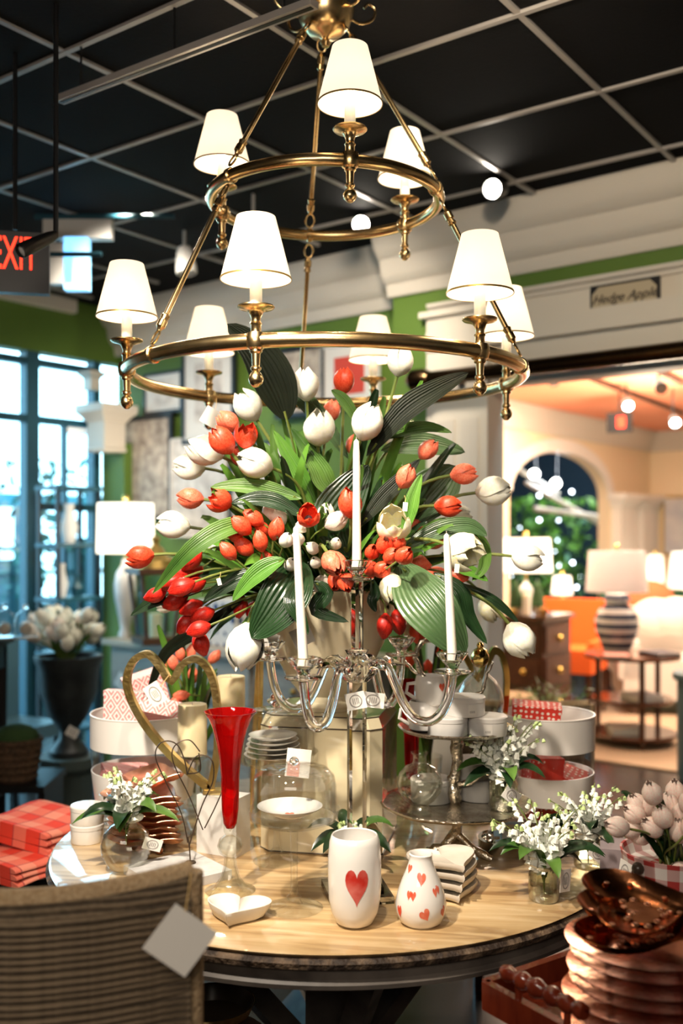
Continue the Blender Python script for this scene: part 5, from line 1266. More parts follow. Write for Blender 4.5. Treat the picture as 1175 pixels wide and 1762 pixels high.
# copper heart plates
base = T(262, 1462)
lbl = ['lowest', 'second lowest', 'third', 'fourth', 'fifth', 'sixth', 'seventh', 'eighth']
def heart_bowl(name, lab, loc, rz, w, h, dep, m, foot=True, cat='plate', n=36, tilt=None, scal=0):
    t = thing(name, lab, cat, loc, rz)
    if tilt: t.rotation_euler = (tilt[0], tilt[1], rz)
    o = heart(n, w, h); vs = []; lv = [(.30, 0), (.65, dep * .12), (.88, dep * .5), (1.0, dep), (.985, dep + .0012), (.86, dep * .56), (.62, dep * .2), (.28, .002)]
    for kk, z in lv: vs += [(x * kk, y * kk, z + (.006 * sin(6 * atan2(y, x)) * kk * scal)) for x, y in o]
    fs = [(l * n + i, l * n + (i + 1) % n, (l + 1) * n + (i + 1) % n, (l + 1) * n + i) for l in range(len(lv) - 1) for i in range(n)] + [tuple(range(n - 1, -1, -1)), tuple(range((len(lv) - 1) * n, len(lv) * n))]
    part('plate', MB().add(vs, fs), m, t, 50)
    return t
for k in range(8):
    t = heart_bowl('copper_heart_plate', f'{lbl[k]} copper heart plate from the table in the pointed stack' if k < 7 else 'topmost copper heart plate of the pointed stack behind the ball vase', base + Vector((0, 0, .022 + .0165 * k)), radians(62 - 5 * (k % 3)), .20, .215, .020, M['copper_pale'], scal=.4)
    if k == 0:
        for a in range(3):
            q = Vector((cos(a * 2.1) * .05, sin(a * 2.1) * .05, -.012)); part('ball_foot', MB().sphere(q, .0105, 10, 8), M['copper'], t)
heart_bowl('copper_heart_plate', 'large tilted copper heart plate leaning on the pointed stack', base + Vector((-.01, .03, .170)), radians(70), .23, .24, .022, M['copper_pale'], tilt=(radians(-12), radians(-10)), scal=.4)
# plaid napkins on a stool by the table
stl = thing('stool', 'dark metal stool beside the table carrying the plaid napkins', 'stool', at(50, 3.30), .3)
zs_ = P(0, 1497, 3.2).z
part('seat', MB().box((0, 0, zs_ - .02), (.30, .34, .035)), M['black_metal'], stl)
part('seat_edge', MB().tube([(x * .15, y * .17, zs_ - .005) for x, y in ((-1, -1), (1, -1), (1, 1), (-1, 1))], .008, 8, closed=True), M['silver'], stl)
for sx in (-.12, .12):
    for sy_ in (-.14, .14): part('leg', MB().tube([(sx * 1.25, sy_ * 1.25, 0), (sx, sy_, zs_ - .03)], .013, 8), M['black_metal'], stl)
def napkin(p, w, d, h, rz, lab, tilt=(0, 0)):
    t = thing('plaid_napkin', lab, 'napkin', p, rz); t.rotation_euler = (tilt[0], tilt[1], rz)
    for k in range(3):
        def fn(a, b, k=k):
            a2 = 2 * pi * a; x = cos(a2); y = sin(a2); ex = abs(x) ** .35 * (1 if x > 0 else -1); ez = abs(y) ** .7 * (1 if y > 0 else -1)
            return Vector((ex * w / 2 * (1 - .03 * k), (b - .5) * d, h * (k + .5) / 3 + ez * h / 6.2 + .004 * sin(b * 7 + k) + .004 * sin(a * 9)))
        mb = MB().grid(fn, 28, 8); nn = 28
        mb.f += [tuple(range(0, nn)), tuple(range(8 * (nn + 1) + nn - 1, 8 * (nn + 1) - 1, -1))]
        part('folded_layer', mb, M['plaid'], t, 80)
    return t
napkin(at(68, 3.34, zs_ + .068), .30, .26, .065, radians(-25), 'red and coral plaid napkin folded flat on top of the pile', (0, radians(6)))
napkin(at(45, 3.22, zs_ + .001), .30, .26, .06, radians(-38), 'red plaid napkin crumpled beneath the flat folded one', (radians(4), radians(0)))
# marble slab with wire heart sculpture
ms0, ms1 = T(342, 1531), T(381, 1506)
msl = thing('marble_slab', 'grey veined marble slab under the wire hearts', 'board', T(305, 1508), radians(38))
part('slab', MB().box((0, 0, .011), (.20, .20, .022)), M['marble_grey'], msl, smooth=False)
wp = T(328, 1500) + Vector((0, 0, .0225)); wz = lambda v: P(0, v, wp.y).z - wp.z; wx = lambda u: (u - 328) / F * wp.y
wh = thing('wire_heart_sculpture', 'thin dark wire double heart sculpture standing on the marble slab', 'sculpture', wp)
part('foot', MB().lathe([(0, 0), (.014, 0), (.013, .003), (0, .004)], 16), M['dark_wire'], wh)
def smooth_pts(px, y=lambda i: 0, sub=5):
    pr = []; q = [Vector((wx(u), y(i), wz(v))) for i, (u, v) in enumerate(px)]
    for j in range(len(q) - 1):
        p0, p1, p2, p3 = q[max(j - 1, 0)], q[j], q[j + 1], q[min(j + 2, len(q) - 1)]
        for s in range(sub):
            t = s / sub; pr.append(.5 * (2 * p1 + (p2 - p0) * t + (2 * p0 - 5 * p1 + 4 * p2 - p3) * t * t + (3 * p1 - p0 - 3 * p2 + p3) * t ** 3))
    return pr + [q[-1]]
part('stem', MB().tube(smooth_pts([(328, 1500), (326, 1460), (323, 1440)]), .0018, 6), M['dark_wire'], wh)
for px, y in (([(323, 1450), (312, 1400), (285, 1345), (268, 1305), (272, 1283), (288, 1275), (306, 1283), (318, 1310), (322, 1333)], 0),
              ([(322, 1333), (335, 1304), (352, 1300), (366, 1312), (366, 1345), (348, 1385), (330, 1440), (326, 1455)], 0),
              ([(349, 1428), (325, 1370), (300, 1320), (295, 1295), (305, 1280), (325, 1276), (342, 1296)], .02),
              ([(342, 1296), (345, 1320), (340, 1330), (322, 1333)], .02),
              ([(352, 1425), (372, 1385), (385, 1350), (382, 1320)], .03)):
    part('wire_loop', MB().tube(smooth_pts(px, lambda i, y=y: y * i / 6), .0017, 6), M['dark_wire'], wh)
# white marble block and leaning gold heart
gp_ = T(382, 1472); blk = thing('marble_block', 'upright white marble block carrying the gold heart', 'stand', gp_ + Vector((0, .035, 0)), radians(-25))
bh = P(0, 1372, gp_.y).z - TZ
part('block', MB().box((0, 0, bh / 2), (.125, .075, bh)), M['marble'], blk, smooth=False)
def gold_heart(px, org, m, lab, sc=1, cat='sculpture', rot=0, tagged=False, wid=.018, dep=.030):
    t = thing('gold_heart_sculpture', lab, cat, org, rot)
    q = [Vector(p) for p in px]; n = len(q); pr = []
    for j in range(n):
        p0, p1, p2, p3 = q[j - 1], q[j], q[(j + 1) % n], q[(j + 2) % n]
        sharp = j in SH; sharp2 = (j + 1) % n in SH
        if sharp: p0 = p1 * 2 - p2
        if sharp2: p3 = p2 * 2 - p1
        for s in range(6):
            k = s / 6; pr.append(.5 * (2 * p1 + (p2 - p0) * k + (2 * p0 - 5 * p1 + 4 * p2 - p3) * k * k + (3 * p1 - p0 - 3 * p2 + p3) * k ** 3))
    m_ = len(pr); inn = []
    for i in range(m_):
        d = (pr[(i + 1) % m_] - pr[i - 1]).normalized(); nn = Vector((-d.y, d.x)); inn.append(pr[i] + nn * wid)
    part('heart_band', MB().band([tuple(p) for p in pr], [tuple(p) for p in inn], dep, Matrix.Rotation(radians(90), 3, 'X'), (0, dep / 2, 0)), m, t, 50)
    return t
Yg = gp_.y + .035; gx = lambda u: (u - 366) / F * Yg; gz = lambda v: P(0, v, Yg).z - TZ - bh - .0
pxs = [(366, 1370), (290, 1304), (238, 1240), (213, 1180), (225, 1135), (256, 1121), (282, 1146), (294, 1168), (310, 1140), (338, 1129), (364, 1150), (378, 1200), (380, 1290)]
SH = (0, 7)
gh = gold_heart([(gx(u), gz(v)) for u, v in pxs], Vector((at(366, Yg).x, Yg, TZ + bh + .002)), M['gold'], 'large brushed gold open heart sculpture with white tag', wid=-.019)
part('foot', MB().box((.0, 0, .006), (.05, .035, .012)), M['gold'], gh)
tagcard(gh, (gx(270), -.025, gz(1193)), 0, .045, .06, radians(-32))
part('tag_string', MB().tube([(gx(294), -.02, gz(1160)), (gx(285), -.024, gz(1172)), (gx(278), -.025, gz(1180))], .0012, 5), M['string'], gh)
# second gold heart at the right back, seen nearly edge on
Yh = 3.05; SH = (0, 7)
gh2 = gold_heart([(x / F * Yh * .45, z) for x, z in [(0, .012), (-76, .10), (-110, .20), (-120, .27), (-100, .33), (-60, .345), (-30, .32), (0, .29), (30, .32), (60, .345), (100, .33), (120, .27), (90, .15)]], at(822, Yh, TZ + .0), M['gold_shiny'], 'polished gold heart sculpture behind the round glass bottle', wid=-.016)
part('foot', MB().box((.0, 0, .006), (.07, .05, .012)), M['gold_shiny'], gh2); gh2.location.z = TZ + .001
gh2.scale = (1, 1, (P(0, 1113, Yh).z - TZ) / .345)
# glass candle holders with pillar candles
def pillar(u, vt, vb, Y, w, lab, hlab):
    p = at(u, Y, TZ + .0005); zt_, zb_ = P(0, vt, Y).z, P(0, vb, Y).z; hh_ = zb_ - p.z; r = w / 2 / F * Y
    t = thing('candle_holder', hlab, 'candle holder', p)
    part('holder', MB().lathe([(0, 0), (r * 1.1, 0), (r * 1.12, .006), (r * .5, .02), (r * .3, .05), (r * .42, hh_ * .5), (r * .3, hh_ - .05), (r * .6, hh_ - .02), (r * 1.1, hh_ - .006), (r * 1.1, hh_), (0, hh_)], 32), M['jar'], t)
    c = thing('pillar_candle', lab, 'candle', (p.x, p.y, zb_ + .001)); h = zt_ - zb_
    part('wax', MB().lathe([(0, 0), (r, 0), (r, h - .004), (r * .96, h), (r * .85, h - .002), (0, h - .004)], 36), M['wax_ivory'], c)
    part('wick', MB().tube([(0, 0, h - .004), (0, .001, h + .008)], .001, 5), M['wick'], c)
pillar(331, 1212, 1298, 2.88, 50, 'ivory pillar candle seen inside the gold heart', 'clear glass holder under the pillar candle inside the gold heart')
pillar(397, 1164, 1262, 3.05, 49, 'taller ivory pillar candle behind the red trumpet vase', 'clear glass holder under the taller pillar candle')

# banded glass pails
def pail(p, r, h, lab, mset, papers):
    t = thing('banded_glass_pail', lab, 'bucket', p)
    fr = lambda z: r * (.84 + .16 * sin(min(1, (z / h) * 1.35) * pi / 2))
    lv = [(0, .002), (fr(0) * .9, .002)] + [(fr(h * k / 10), .006 + (h - .006) * k / 10) for k in range(11)]
    part('glass_wall', MB().lathe(lv, 56), M['glass'], t)
    for a, b, nm in ((.70, 1.0, 0), (.22, .48, 1)):
        n_ = 6; out = [(fr(h * (a + (b - a) * k / n_)) + .0015, h * (a + (b - a) * k / n_)) for k in range(n_ + 1)]
        part('frosted_band', MB().lathe(out + [(q - .003, z) for q, z in out[::-1]], 56, closed=True), M['frosted'], t)
    part('rim', MB().tube([(cos(a) * fr(h), sin(a) * fr(h), h) for a in [2 * pi * i / 56 for i in range(56)]], .003, 6, closed=True), M['frosted'], t)
    for i, (x, y, z, w, d, hh_, rz, ti, ty, m, lab2) in enumerate(papers):
        o = thing('gift_box', lab2, 'box', p + Vector((x, y, z)), rz); o.rotation_euler = (ti, ty, rz)
        part('box_body', MB().box((0, 0, hh_ / 2 - .006), (w, d, hh_ - .012)), M[m], o); part('lid', MB().box((0, 0, hh_ - .008), (w * 1.03, d * 1.03, .016)), M[m], o)
    return t
pL = T(248, 1408) ; 
pail(pL, .160, P(0, 1238, pL.y - .12).z - TZ, 'left clear glass pail with two white bands full of pink patterned boxes', None, [
  (-.055, -.03, .265, .12, .04, .13, radians(-6), 0, radians(2), 'ikat', 'upright pink patterned box at the rim nearest the window side of the pail'),
  (.045, -.01, .305, .15, .10, .05, radians(14), radians(-25), radians(14), 'ikat', 'slanting pink patterned box beside the gold heart band'),
  (.02, .06, .285, .12, .06, .16, radians(20), radians(8), radians(-16), 'ikat', 'pink patterned box standing at the back of the pail'),
  (-.05, -.03, .10, .14, .10, .06, .5, .2, .1, 'ikat_deep', 'rose patterned box showing through the clear band on the window side'),
  (.06, -.02, .09, .13, .10, .06, -.4, -.2, .15, 'ikat_deep', 'rose patterned box showing through the clear band by the wire hearts'),
  (0, .0, .012, .18, .14, .07, .1, 0, 0, 'ikat_deep', 'rose patterned box lying at the bottom of the pink pail')])
pR = Vector((at(946, 3.02).x - .006, 3.02, TZ + .0005))
pail(pR, .138, P(0, 1238, pR.y - .10).z - TZ, 'right clear glass pail with two white bands full of red dotted boxes', None, [
  (-.045, -.04, .315, .14, .06, .05, radians(-8), radians(10), radians(4), 'dotted_red', 'red dotted box lying across the rim of the pail'),
  (-.03, -.05, .10, .10, .08, .11, .2, 0, .05, 'dotted_red', 'red dotted box standing behind the clear band of the pail'),
  (.055, -.02, .08, .07, .09, .08, -.4, .2, .3, 'dotted_red', 'small tilted red dotted box near the rug side of the pail'),
  (.0, .03, .012, .15, .12, .07, .3, 0, 0, 'dotted_red', 'red dotted box at the bottom of the pail')])

# ================================================================== right front: side table, tray, copper bowls, pink tulips
zw_ = .735
sdt = thing('side_table', 'dark wood side table beside the round table carrying copper bowls', 'table', (.80, 1.98, 0), radians(-20))
part('tabletop', MB().box((0, 0, zw_ - .07), (.56, .80, .03)), M['dark_wood'], sdt)
for sx in (-.25, .25):
    for sy_ in (-.36, .36): part('leg', MB().box((sx, sy_, (zw_ - .085) / 2), (.05, .05, zw_ - .085)), M['dark_wood'], sdt)
ztp = zw_ - .0545
# tray with turned handle
ta, tb2 = onz(862, 1676, zw_ + .05), onz(1008, 1736, zw_ + .05)
ta = P(866, 1675, 1.93); tb2 = P(1006, 1738, 1.76)
tr_ = thing('serving_tray', 'polished red brown wooden tray with turned spindle handle', 'tray', ((ta + tb2) / 2).xy.to_3d() + Vector((0, 0, ztp + .0005)))
o0 = tr_.location; d = tb2 - ta; dh = Vector((d.x, d.y, 0)).normalized(); nh = Vector((-dh.y, dh.x, 0))
if nh.x < 0: nh = -nh
hz = (ta.z + tb2.z) / 2 - o0.z
L_ = (tb2 - ta).length * 1.0; a_ = atan2(dh.y, dh.x)
rs = [.010, .014, .016, .012, .009, .013, .018, .016, .011, .0145, .019, .0185, .013, .010, .0155, .019, .016, .010, .0135, .017, .014, .009, .013, .016, .012]
m_ = len(rs)
rs = [r_ * .78 + .004 for r_ in rs]
part('handle', MB().tube([dh * (L_ * (k / (m_ - 1) - .5)) + Vector((0, 0, hz - .0)) for k in range(m_)], rs, 16), M['red_wood'], tr_)
for k in (-.30, .30): part('handle_post', MB().tube([dh * L_ * k + Vector((0, 0, hz - .01)), dh * L_ * k + Vector((0, 0, .04))], .007, 8), M['red_wood'], tr_)
LT, WT = .62, .46
part('tray_side', MB().box(Vector((0, 0, .028)) + dh * .0, (L_ * 1.5, .018, .055), a_), M['red_wood'], tr_)
part('tray_side', MB().box(Vector((0, 0, .028)) + nh * WT, (L_ * 1.5, .018, .055), a_), M['red_wood'], tr_)
for k in (-1, 1): part('tray_side', MB().box(Vector((0, 0, .028)) + nh * WT / 2 + dh * k * L_ * .75, (.018, WT, .055), a_), M['red_wood'], tr_)
part('tray_bottom', MB().box(nh * WT / 2 + Vector((0, 0, .004)), (L_ * 1.5, WT, .008), a_), M['red_wood'], tr_)
# copper heart bowls
cbp = at(1108, 1.82, ztp + .012); names = ['lowest', 'second', 'third', 'fourth', 'fifth', 'sixth', 'seventh', 'eighth', 'ninth', 'tenth', 'eleventh']
zt_c = P(0, 1655, 1.7).z; nb = 8; stp = (zt_c - cbp.z) / nb
for k in range(nb):
    t = thing('copper_heart_bowl', f'{names[k]} copper bowl counted up in the tall stack', 'bowl', cbp + Vector((R.uniform(-.004, .004), R.uniform(-.004, .004), stp * k)), radians(R.uniform(-5, 5)))
    r = .136 + .005 * (k % 2) - .001 * k
    part('bowl', MB().lathe([(0, 0), (.03, 0), (.06, .002), (r - .02, .0045), (r - .005, .008), (r, .0115), (r + .0005, .0130), (r - .003, .0125), (r - .02, .0068), (.06, .0045), (0, .003)], 48, rf=lambda a, z: 1 + .035 * cos(a * 2 + 1)), M['copper'], t)
    for a in range(3): part('ball_foot', MB().sphere((cos(a * 2.1 - 1.9) * .07, sin(a * 2.1 - 1.9) * .07, -.003), .007, 8, 6), M['copper'], t)
def pierced(name_lab, loc, rz, tilt, w):
    t = heart_bowl('copper_heart_bowl', name_lab, loc, rz, w, w * .92, .034, M['copper'], tilt=tilt, cat='bowl', n=48)
    for i in range(13):
        a = .5 + i * .38; o = heart(48, w, w * .92); x, y = o[int(i * 48 / 13)]
        part('punched_dot', MB().lathe([(.0055, 0), (.0055, .0008), (.0035, .0012), (0, .0005)], 10, (x * .78, y * .78, .019)), M['copper_pale'], t)
    o = heart(30, w * .36, w * .33)
    for i in range(0, 30, 2):
        x, y = o[i]; part('scallop', MB().tube([(x * 1.1 + cos(b) * .0058, y * 1.1 + sin(b) * .0058, .0075) for b in [2 * pi * q / 8 for q in range(8)]], .0013, 4, closed=True), M['copper_pale'], t)
    part('raised_heart', MB().prism(heart(30, w * .34, w * .31), .0015, None, (0, 0, .0065)), M['copper'], t)
    return t
topz = cbp.z + stp * nb
pierced('wide copper heart bowl under the tilted punched one', Vector((cbp.x + .0, cbp.y, topz - .006)), radians(74), (0, radians(-3)), .27)
pierced('topmost copper heart bowl with punched dots and scalloped heart', Vector((cbp.x + .012, cbp.y + .02, topz + .024)), radians(90), (0, radians(-9)), .235)
# gingham pot of pink tulips
gpt = at(1160, 2.22, ztp + .001); GP = thing('gingham_pot', 'red and white gingham pot full of pale pink tulips', 'planter', gpt)
hpz = P(0, 1480, 2.15).z - gpt.z
part('pot', MB().lathe([(0, 0), (.085, 0), (.115, hpz * .98), (.117, hpz), (.112, hpz), (.10, hpz - .03), (0, hpz - .04)], 48), M['gingham'], GP)
tagcard(GP, (-.118, -.03, hpz - .04), radians(-60), .035, .05, .2)
part('dark_bow', MB().sphere((-.100, -.065, hpz - .02), .014, 10, 6).tube([(-.100, -.065, hpz - .02), (-.103, -.068, hpz - .11)], .004, 6), M['piping'], GP)
gb = thing('cardboard_carton', 'mauve grey carton on the side table behind the gingham pot', 'box', at(1075, 2.50, ztp + .001), radians(-15))
part('carton_body', MB().box((0, 0, .08), (.12, .10, .16)), mat('mauve_card', (.25, .2, .21), .8), gb)
# dark bowl under the near chair's side: gilt mirror-like object at the bottom edge
db = thing('decorated_bowl', 'black and gold patterned bowl low beneath the table', 'bowl', at(365, 2.38, P(0, 1762, 2.38).z - .03))
part('bowl', MB().lathe([(0, 0), (.05, 0), (.085, .05), (.10, .085), (.096, .085), (.08, .05), (0, .01)], 32), M['piping'], db)
part('gilt_pattern', MB().lathe([(.0905, .060), (.1005, .084), (.1015, .084), (.0915, .060)], 32, closed=True), M['gold'], db)
dbs = thing('low_stool', 'low dark stool under the table edge holding the black and gold bowl', 'stool', at(365, 2.38))
zq = db.location.z
part('seat', MB().lathe([(0, zq - .03), (.13, zq - .03), (.13, zq - .001), (0, zq - .001)], 24), M['dark_wood'], dbs)
for k in range(3):
    a = k * 2.1; part('leg', MB().tube([(cos(a) * .12, sin(a) * .12, 0), (cos(a) * .09, sin(a) * .09, zq - .02)], .014, 8), M['dark_wood'], dbs)
# ================================================================== flowers
def petal_mesh(kind, mkey, seed=0):
    rr = random.Random(seed); nu, nv = 6, 7
    prof = {'closed': [(.0, .07), (.12, .27), (.3, .40), (.5, .455), (.7, .42), (.85, .32), (1, .17)],
            'bud': [(.0, .06), (.12, .20), (.3, .31), (.5, .345), (.7, .30), (.85, .20), (1, .07)],
            'open': [(.0, .08), (.12, .30), (.3, .45), (.5, .52), (.7, .53), (.85, .50), (1, .43)]}[kind]
    def rad(t):
        for (a, x), (b, y) in zip(prof, prof[1:]):
            if a <= t <= b: return x + (y - x) * (t - a) / (b - a)
        return prof[-1][1]
    H = {'closed': 1.0, 'bud': 1.08, 'open': .92}[kind]; W_ = {'closed': .47, 'bud': .36, 'open': .54}[kind]
    def fn(a, b):
        s = 2 * a - 1; t = b; r = rad(t)
        hw = W_ * max(.0, sin(pi * min(1, t ** .75 * .93 + .05))) ** .62
        if b == 1: hw = .07
        ang_ = min(1.19, hw / max(r, .05)) * s
        rr_ = r * (1 - .10 * s * s + .05 * s ** 4) * (1 + .07 * (1 - abs(s)) ** 3 * sin(pi * t))
        z = H * (t - .09 * s * s * t * t) + .012 * sin(s * 7 + seed)
        return Vector((rr_ * cos(ang_), rr_ * sin(ang_), z))
    return MB().grid(fn, nu, nv).mesh('petal', M[mkey], 180)
PET = {}
def petal(kind, mkey):
    if (kind, mkey) not in PET: PET[(kind, mkey)] = petal_mesh(kind, mkey, len(PET))
    return PET[(kind, mkey)]
HEADS = {}
def head_mesh(kind, mkey):                              # all six petals of a small tulip in one flower
    if (kind, mkey) not in HEADS:
        pm = petal(kind, mkey); mb = MB(); vv = [v.co.copy() for v in pm.vertices]; ff = [tuple(p.vertices) for p in pm.polygons]
        for k in range(6):
            q = Matrix.Rotation(k * pi / 3 + .1 * (k % 2), 3, 'Z') @ Matrix.Diagonal(((1, 1, 1) if k % 2 else (.83, .83, .98)))
            mb.add([q @ v for v in vv], ff)
        HEADS[(kind, mkey)] = mb.mesh('tulip_head', M[mkey], 180)
    return HEADS[(kind, mkey)]
PISTIL = MB().lathe([(0, .12), (.05, .15), (.055, .38), (.08, .42), (0, .46)], 8).mesh('pistil', mat('yellow_green_pistil', (.55, .50, .12), .6))
PISTIL_D = MB().lathe([(0, .12), (.12, .15), (.15, .34), (.08, .40), (0, .42)], 8).mesh('dark_pistil', mat('dark_pistil', (.03, .008, .01), .7))
def bezier(pts, n):
    out = []
    for i in range(n + 1):
        t = i / n; q = pts
        while len(q) > 1: q = [q[j].lerp(q[j + 1], t) for j in range(len(q) - 1)]
        out.append(q[0])
    return out
def screen_dir(th, c):
    k = sqrt(max(0, 1 - c * c)); return Vector((cos(radians(th)) * k, -c, sin(radians(th)) * k))
BO = pot_c + Vector((0, 0, .33))
def tulip(u, v, Y, th, c, L, kind, mk, lab, group=None, big=True, fat=1.0, leaf=0, root=None, stemr=.0045, ctrl=None, seed=0, leafm=None):
    rr = random.Random(int(u * 7 + v * 13 + seed))
    H = P(u, v, Y); d = screen_dir(th, c); L = L * (1.08 if big else 1.0); B = H - d * L * .5
    if root is None:
        e = (B - BO); e.z = 0; e = e.normalized() * rr.uniform(.04, .12) if e.length > .01 else e
        S = BO + e + Vector((0, 0, -.05))
    else: S = root + Vector((rr.uniform(-.03, .03), rr.uniform(-.03, .03), 0))
    t = thing('tulip', lab, 'flower', S, 0, group)
    dist = (B - S).length
    c1 = S + ((B - S) * .25 + Vector((0, 0, dist * .30))) if ctrl is None else S + Vector(ctrl)
    c2 = B - d * dist * .33
    path = [p - S for p in bezier([S, c1, c2, B], 14 if big else 9)]
    part('stem', MB().tube(path, stemr if big else .0028, 8 if big else 6), M['stem'], t)
    q = Vector((0, 0, 1)).rotation_difference(d); o = B - S
    if big:
        a0 = rr.uniform(0, 1)
        for k in range(6):
            ob = link('petal', petal(kind, mk), t, o); s_ = L * (1 if k % 2 else .95); f_ = fat * (1 if k % 2 else .84)
            ob.rotation_mode = 'QUATERNION'; ob.rotation_quaternion = q @ Matrix.Rotation(a0 + k * pi / 3 + rr.uniform(-.1, .1), 3, 'Z').to_quaternion() @ Matrix.Rotation(rr.uniform(-.05, .05), 3, 'Y').to_quaternion()
            ob.scale = (s_ * f_, s_ * f_, s_ * rr.uniform(.94, 1.04))
        ob = link('pistil', PISTIL_D if 'red' in mk or 'deep' in mk else PISTIL, t, o); ob.rotation_mode = 'QUATERNION'; ob.rotation_quaternion = q; ob.scale = (L, L, L)
    else:
        ob = link('flower_head', head_mesh(kind, mk), t, o); ob.rotation_mode = 'QUATERNION'; ob.rotation_quaternion = q @ Matrix.Rotation(rr.uniform(0, 1), 3, 'Z').to_quaternion(); ob.scale = (L * fat, L * fat, L)
    for k in range(leaf):
        i0 = rr.choice((1, 2, 3)); a = path[i0]; ax = (path[-1] - path[0]).normalized(); off = Vector((rr.uniform(-1, 1), rr.uniform(-.8, .4), rr.uniform(-.2, .8))) * dist * rr.uniform(.15, .35)
        e = a + ax * dist * rr.uniform(.45, .75) + off
        part('leaf', leaf_mb([a, a + ax * dist * .3 + off * .2, e - Vector((0, 0, -.03)), e], rr.uniform(.022, .036) * (1 if big else .7), .35, seed=k, wave=.15, up=(rr.uniform(-.4, .4), -.8, .5)), leafm or M[rr.choice(('leaf', 'leaf', 'leaf_dark', 'leaf_bright'))], t)
    return t
WT_, RD_ = 'petal_white', 'petal_red'
big = [
 (690, 620, 2.62, 76, .15, .078, 'closed', WT_, 'white tulip tucked under the lower brass ring above the dark strap leaf', 1.0),
 (526, 661, 2.75, 93, .10, .086, 'closed', WT_, 'white tulip standing upright at the top, beside the topmost red tulip'),
 (548, 736, 2.66, 88, .35, .092, 'closed', WT_, 'white tulip facing forward just under the tall upright white one'),
 (634, 726, 2.56, 66, .25, .094, 'closed', WT_, 'white tulip right above the centre taper candle'),
 (425, 699, 2.80, 125, .10, .088, 'closed', WT_, 'white tulip at the top beside the big black leaf'),
 (352, 774, 2.72, 158, .15, .098, 'closed', WT_, 'large cream white tulip below the front left shade, above its smaller neighbour'),
 (325, 803, 2.84, 174, .0, .086, 'closed', WT_, 'smaller white tulip pointing sideways under the large cream white one'),
 (438, 797, 2.60, 165, .45, .095, 'closed', WT_, 'round white tulip just below the trio of red tulips'),
 (702, 745, 3.00, 58, .0, .082, 'closed', 'petal_cream', 'yellowish white tulip behind the long dark strap leaf'),
 (850, 845, 2.70, 5, .15, .092, 'closed', WT_, 'white tulip pointing out beside the cream pilaster, highest on that side'),
 (677, 904, 2.48, 95, .80, .086, 'open', 'petal_cream', 'wide open white tulip showing its yellow inside'),
 (798, 948, 2.46, -22, .60, .096, 'open', 'petal_cream', 'half open white tulip behind the candle on the tiered stand side'),
 (908, 961, 2.75, -8, .0, .084, 'closed', WT_, 'white tulip furthest out in front of the lit lamp'),
 (895, 1101, 2.60, -55, .10, .094, 'closed', WT_, 'white tulip drooping at the end of a long bent stem'),
 (298, 903, 2.80, 172, .0, .088, 'closed', WT_, 'white tulip pointing at the dresser lamp shade'),
 (421, 1113, 2.50, -98, .10, .112, 'closed', WT_, 'large white tulip hanging head down in front of the gold stand'),
 (674, 1011, 2.46, -88, .25, .070, 'closed', 'petal_cream', 'small white tulip hanging down over the bowl rim'),
 (842, 1048, 3.00, -60, .0, .078, 'closed', 'petal_cream', 'pale yellow tulip hanging behind the long bent stem'),
 (790, 888, 3.05, 10, .1, .075, 'closed', WT_, 'white tulip mostly hidden behind the coral tulip near the pilaster'),
 (284, 1038, 3.0, 200, .1, .06, 'closed', WT_, 'small white tulip peeping behind the drooping red cluster'),
 (592, 655, 2.72, 88, .05, .068, 'closed', RD_, 'topmost red tulip between the brass ring and bouquet'),
 (571, 707, 2.90, 75, .0, .062, 'closed', 'petal_orange', 'coral tulip behind the topmost red tulip stem'),
 (392, 724, 2.66, 140, .10, .066, 'closed', 'petal_orange', 'highest coral tulip of the trio beside the white tulips'),
 (382, 759, 2.58, 128, .15, .074, 'closed', RD_, 'fullest red tulip of the trio, tilted outward'),
 (423, 750, 2.60, 80, .50, .064, 'open', RD_, 'open red tulip of the trio facing forward'),
 (410, 784, 2.72, 110, .2, .055, 'closed', RD_, 'red tulip half hidden behind the round white one'),
 (327, 857, 2.72, 174, .05, .070, 'closed', 'petal_orange', 'coral tulip pointing sideways below the small white tulip'),
 (378, 860, 2.60, 150, .50, .066, 'open', RD_, 'open red tulip next to the sideways coral tulip'),
 (240, 957, 2.66, 186, .05, .072, 'closed', RD_, 'red tulip stretching farthest toward the window side'),
 (531, 888, 2.45, 80, .86, .058, 'open', RD_, 'round open red tulip above the leaning taper candle'),
 (601, 866, 2.50, 95, .35, .072, 'closed', RD_, 'red tulip just behind the centre taper candle'),
 (573, 969, 2.42, -60, .70, .070, 'closed', 'petal_orange', 'big round coral tulip beside the candelabra centre cup'),
 (736, 773, 2.66, 50, .20, .060, 'closed', 'petal_orange', 'coral tulip beneath the broad grey green leaf, nearest the pilaster top'),
 (698, 820, 2.52, 65, .40, .062, 'closed', 'petal_orange', 'coral tulip with dark leaf crossing in front of it'),
 (798, 815, 2.66, 8, .05, .068, 'closed', 'petal_orange', 'coral tulip pointing sideways toward the cream pilaster'),
 (771, 871, 2.66, -2, .15, .068, 'closed', RD_, 'red tulip pointing sideways under the arching green stem'),
 (610, 766, 2.85, 75, .0, .058, 'closed', 'petal_orange', 'coral tulip peeping from behind the centre candle top'),
 (706, 910, 2.75, 30, .1, .065, 'closed', 'petal_orange', 'coral tulip hidden behind the wide open white tulip'),
 (748, 927, 2.80, 20, .1, .065, 'closed', 'petal_orange', 'pale coral tulip just above the half open white tulip'),
]
CT = {(850, 845): (.02, -.05, .18), (908, 961): (.06, 0, .16), (895, 1101): (.10, -.05, .16), (240, 957): (-.12, -.04, .10), (421, 1113): (-.05, -.14, .06), (842, 1048): (.1, .05, .14), (674, 1011): (.03, -.16, .08), (573, 969): (.0, -.18, .10)}
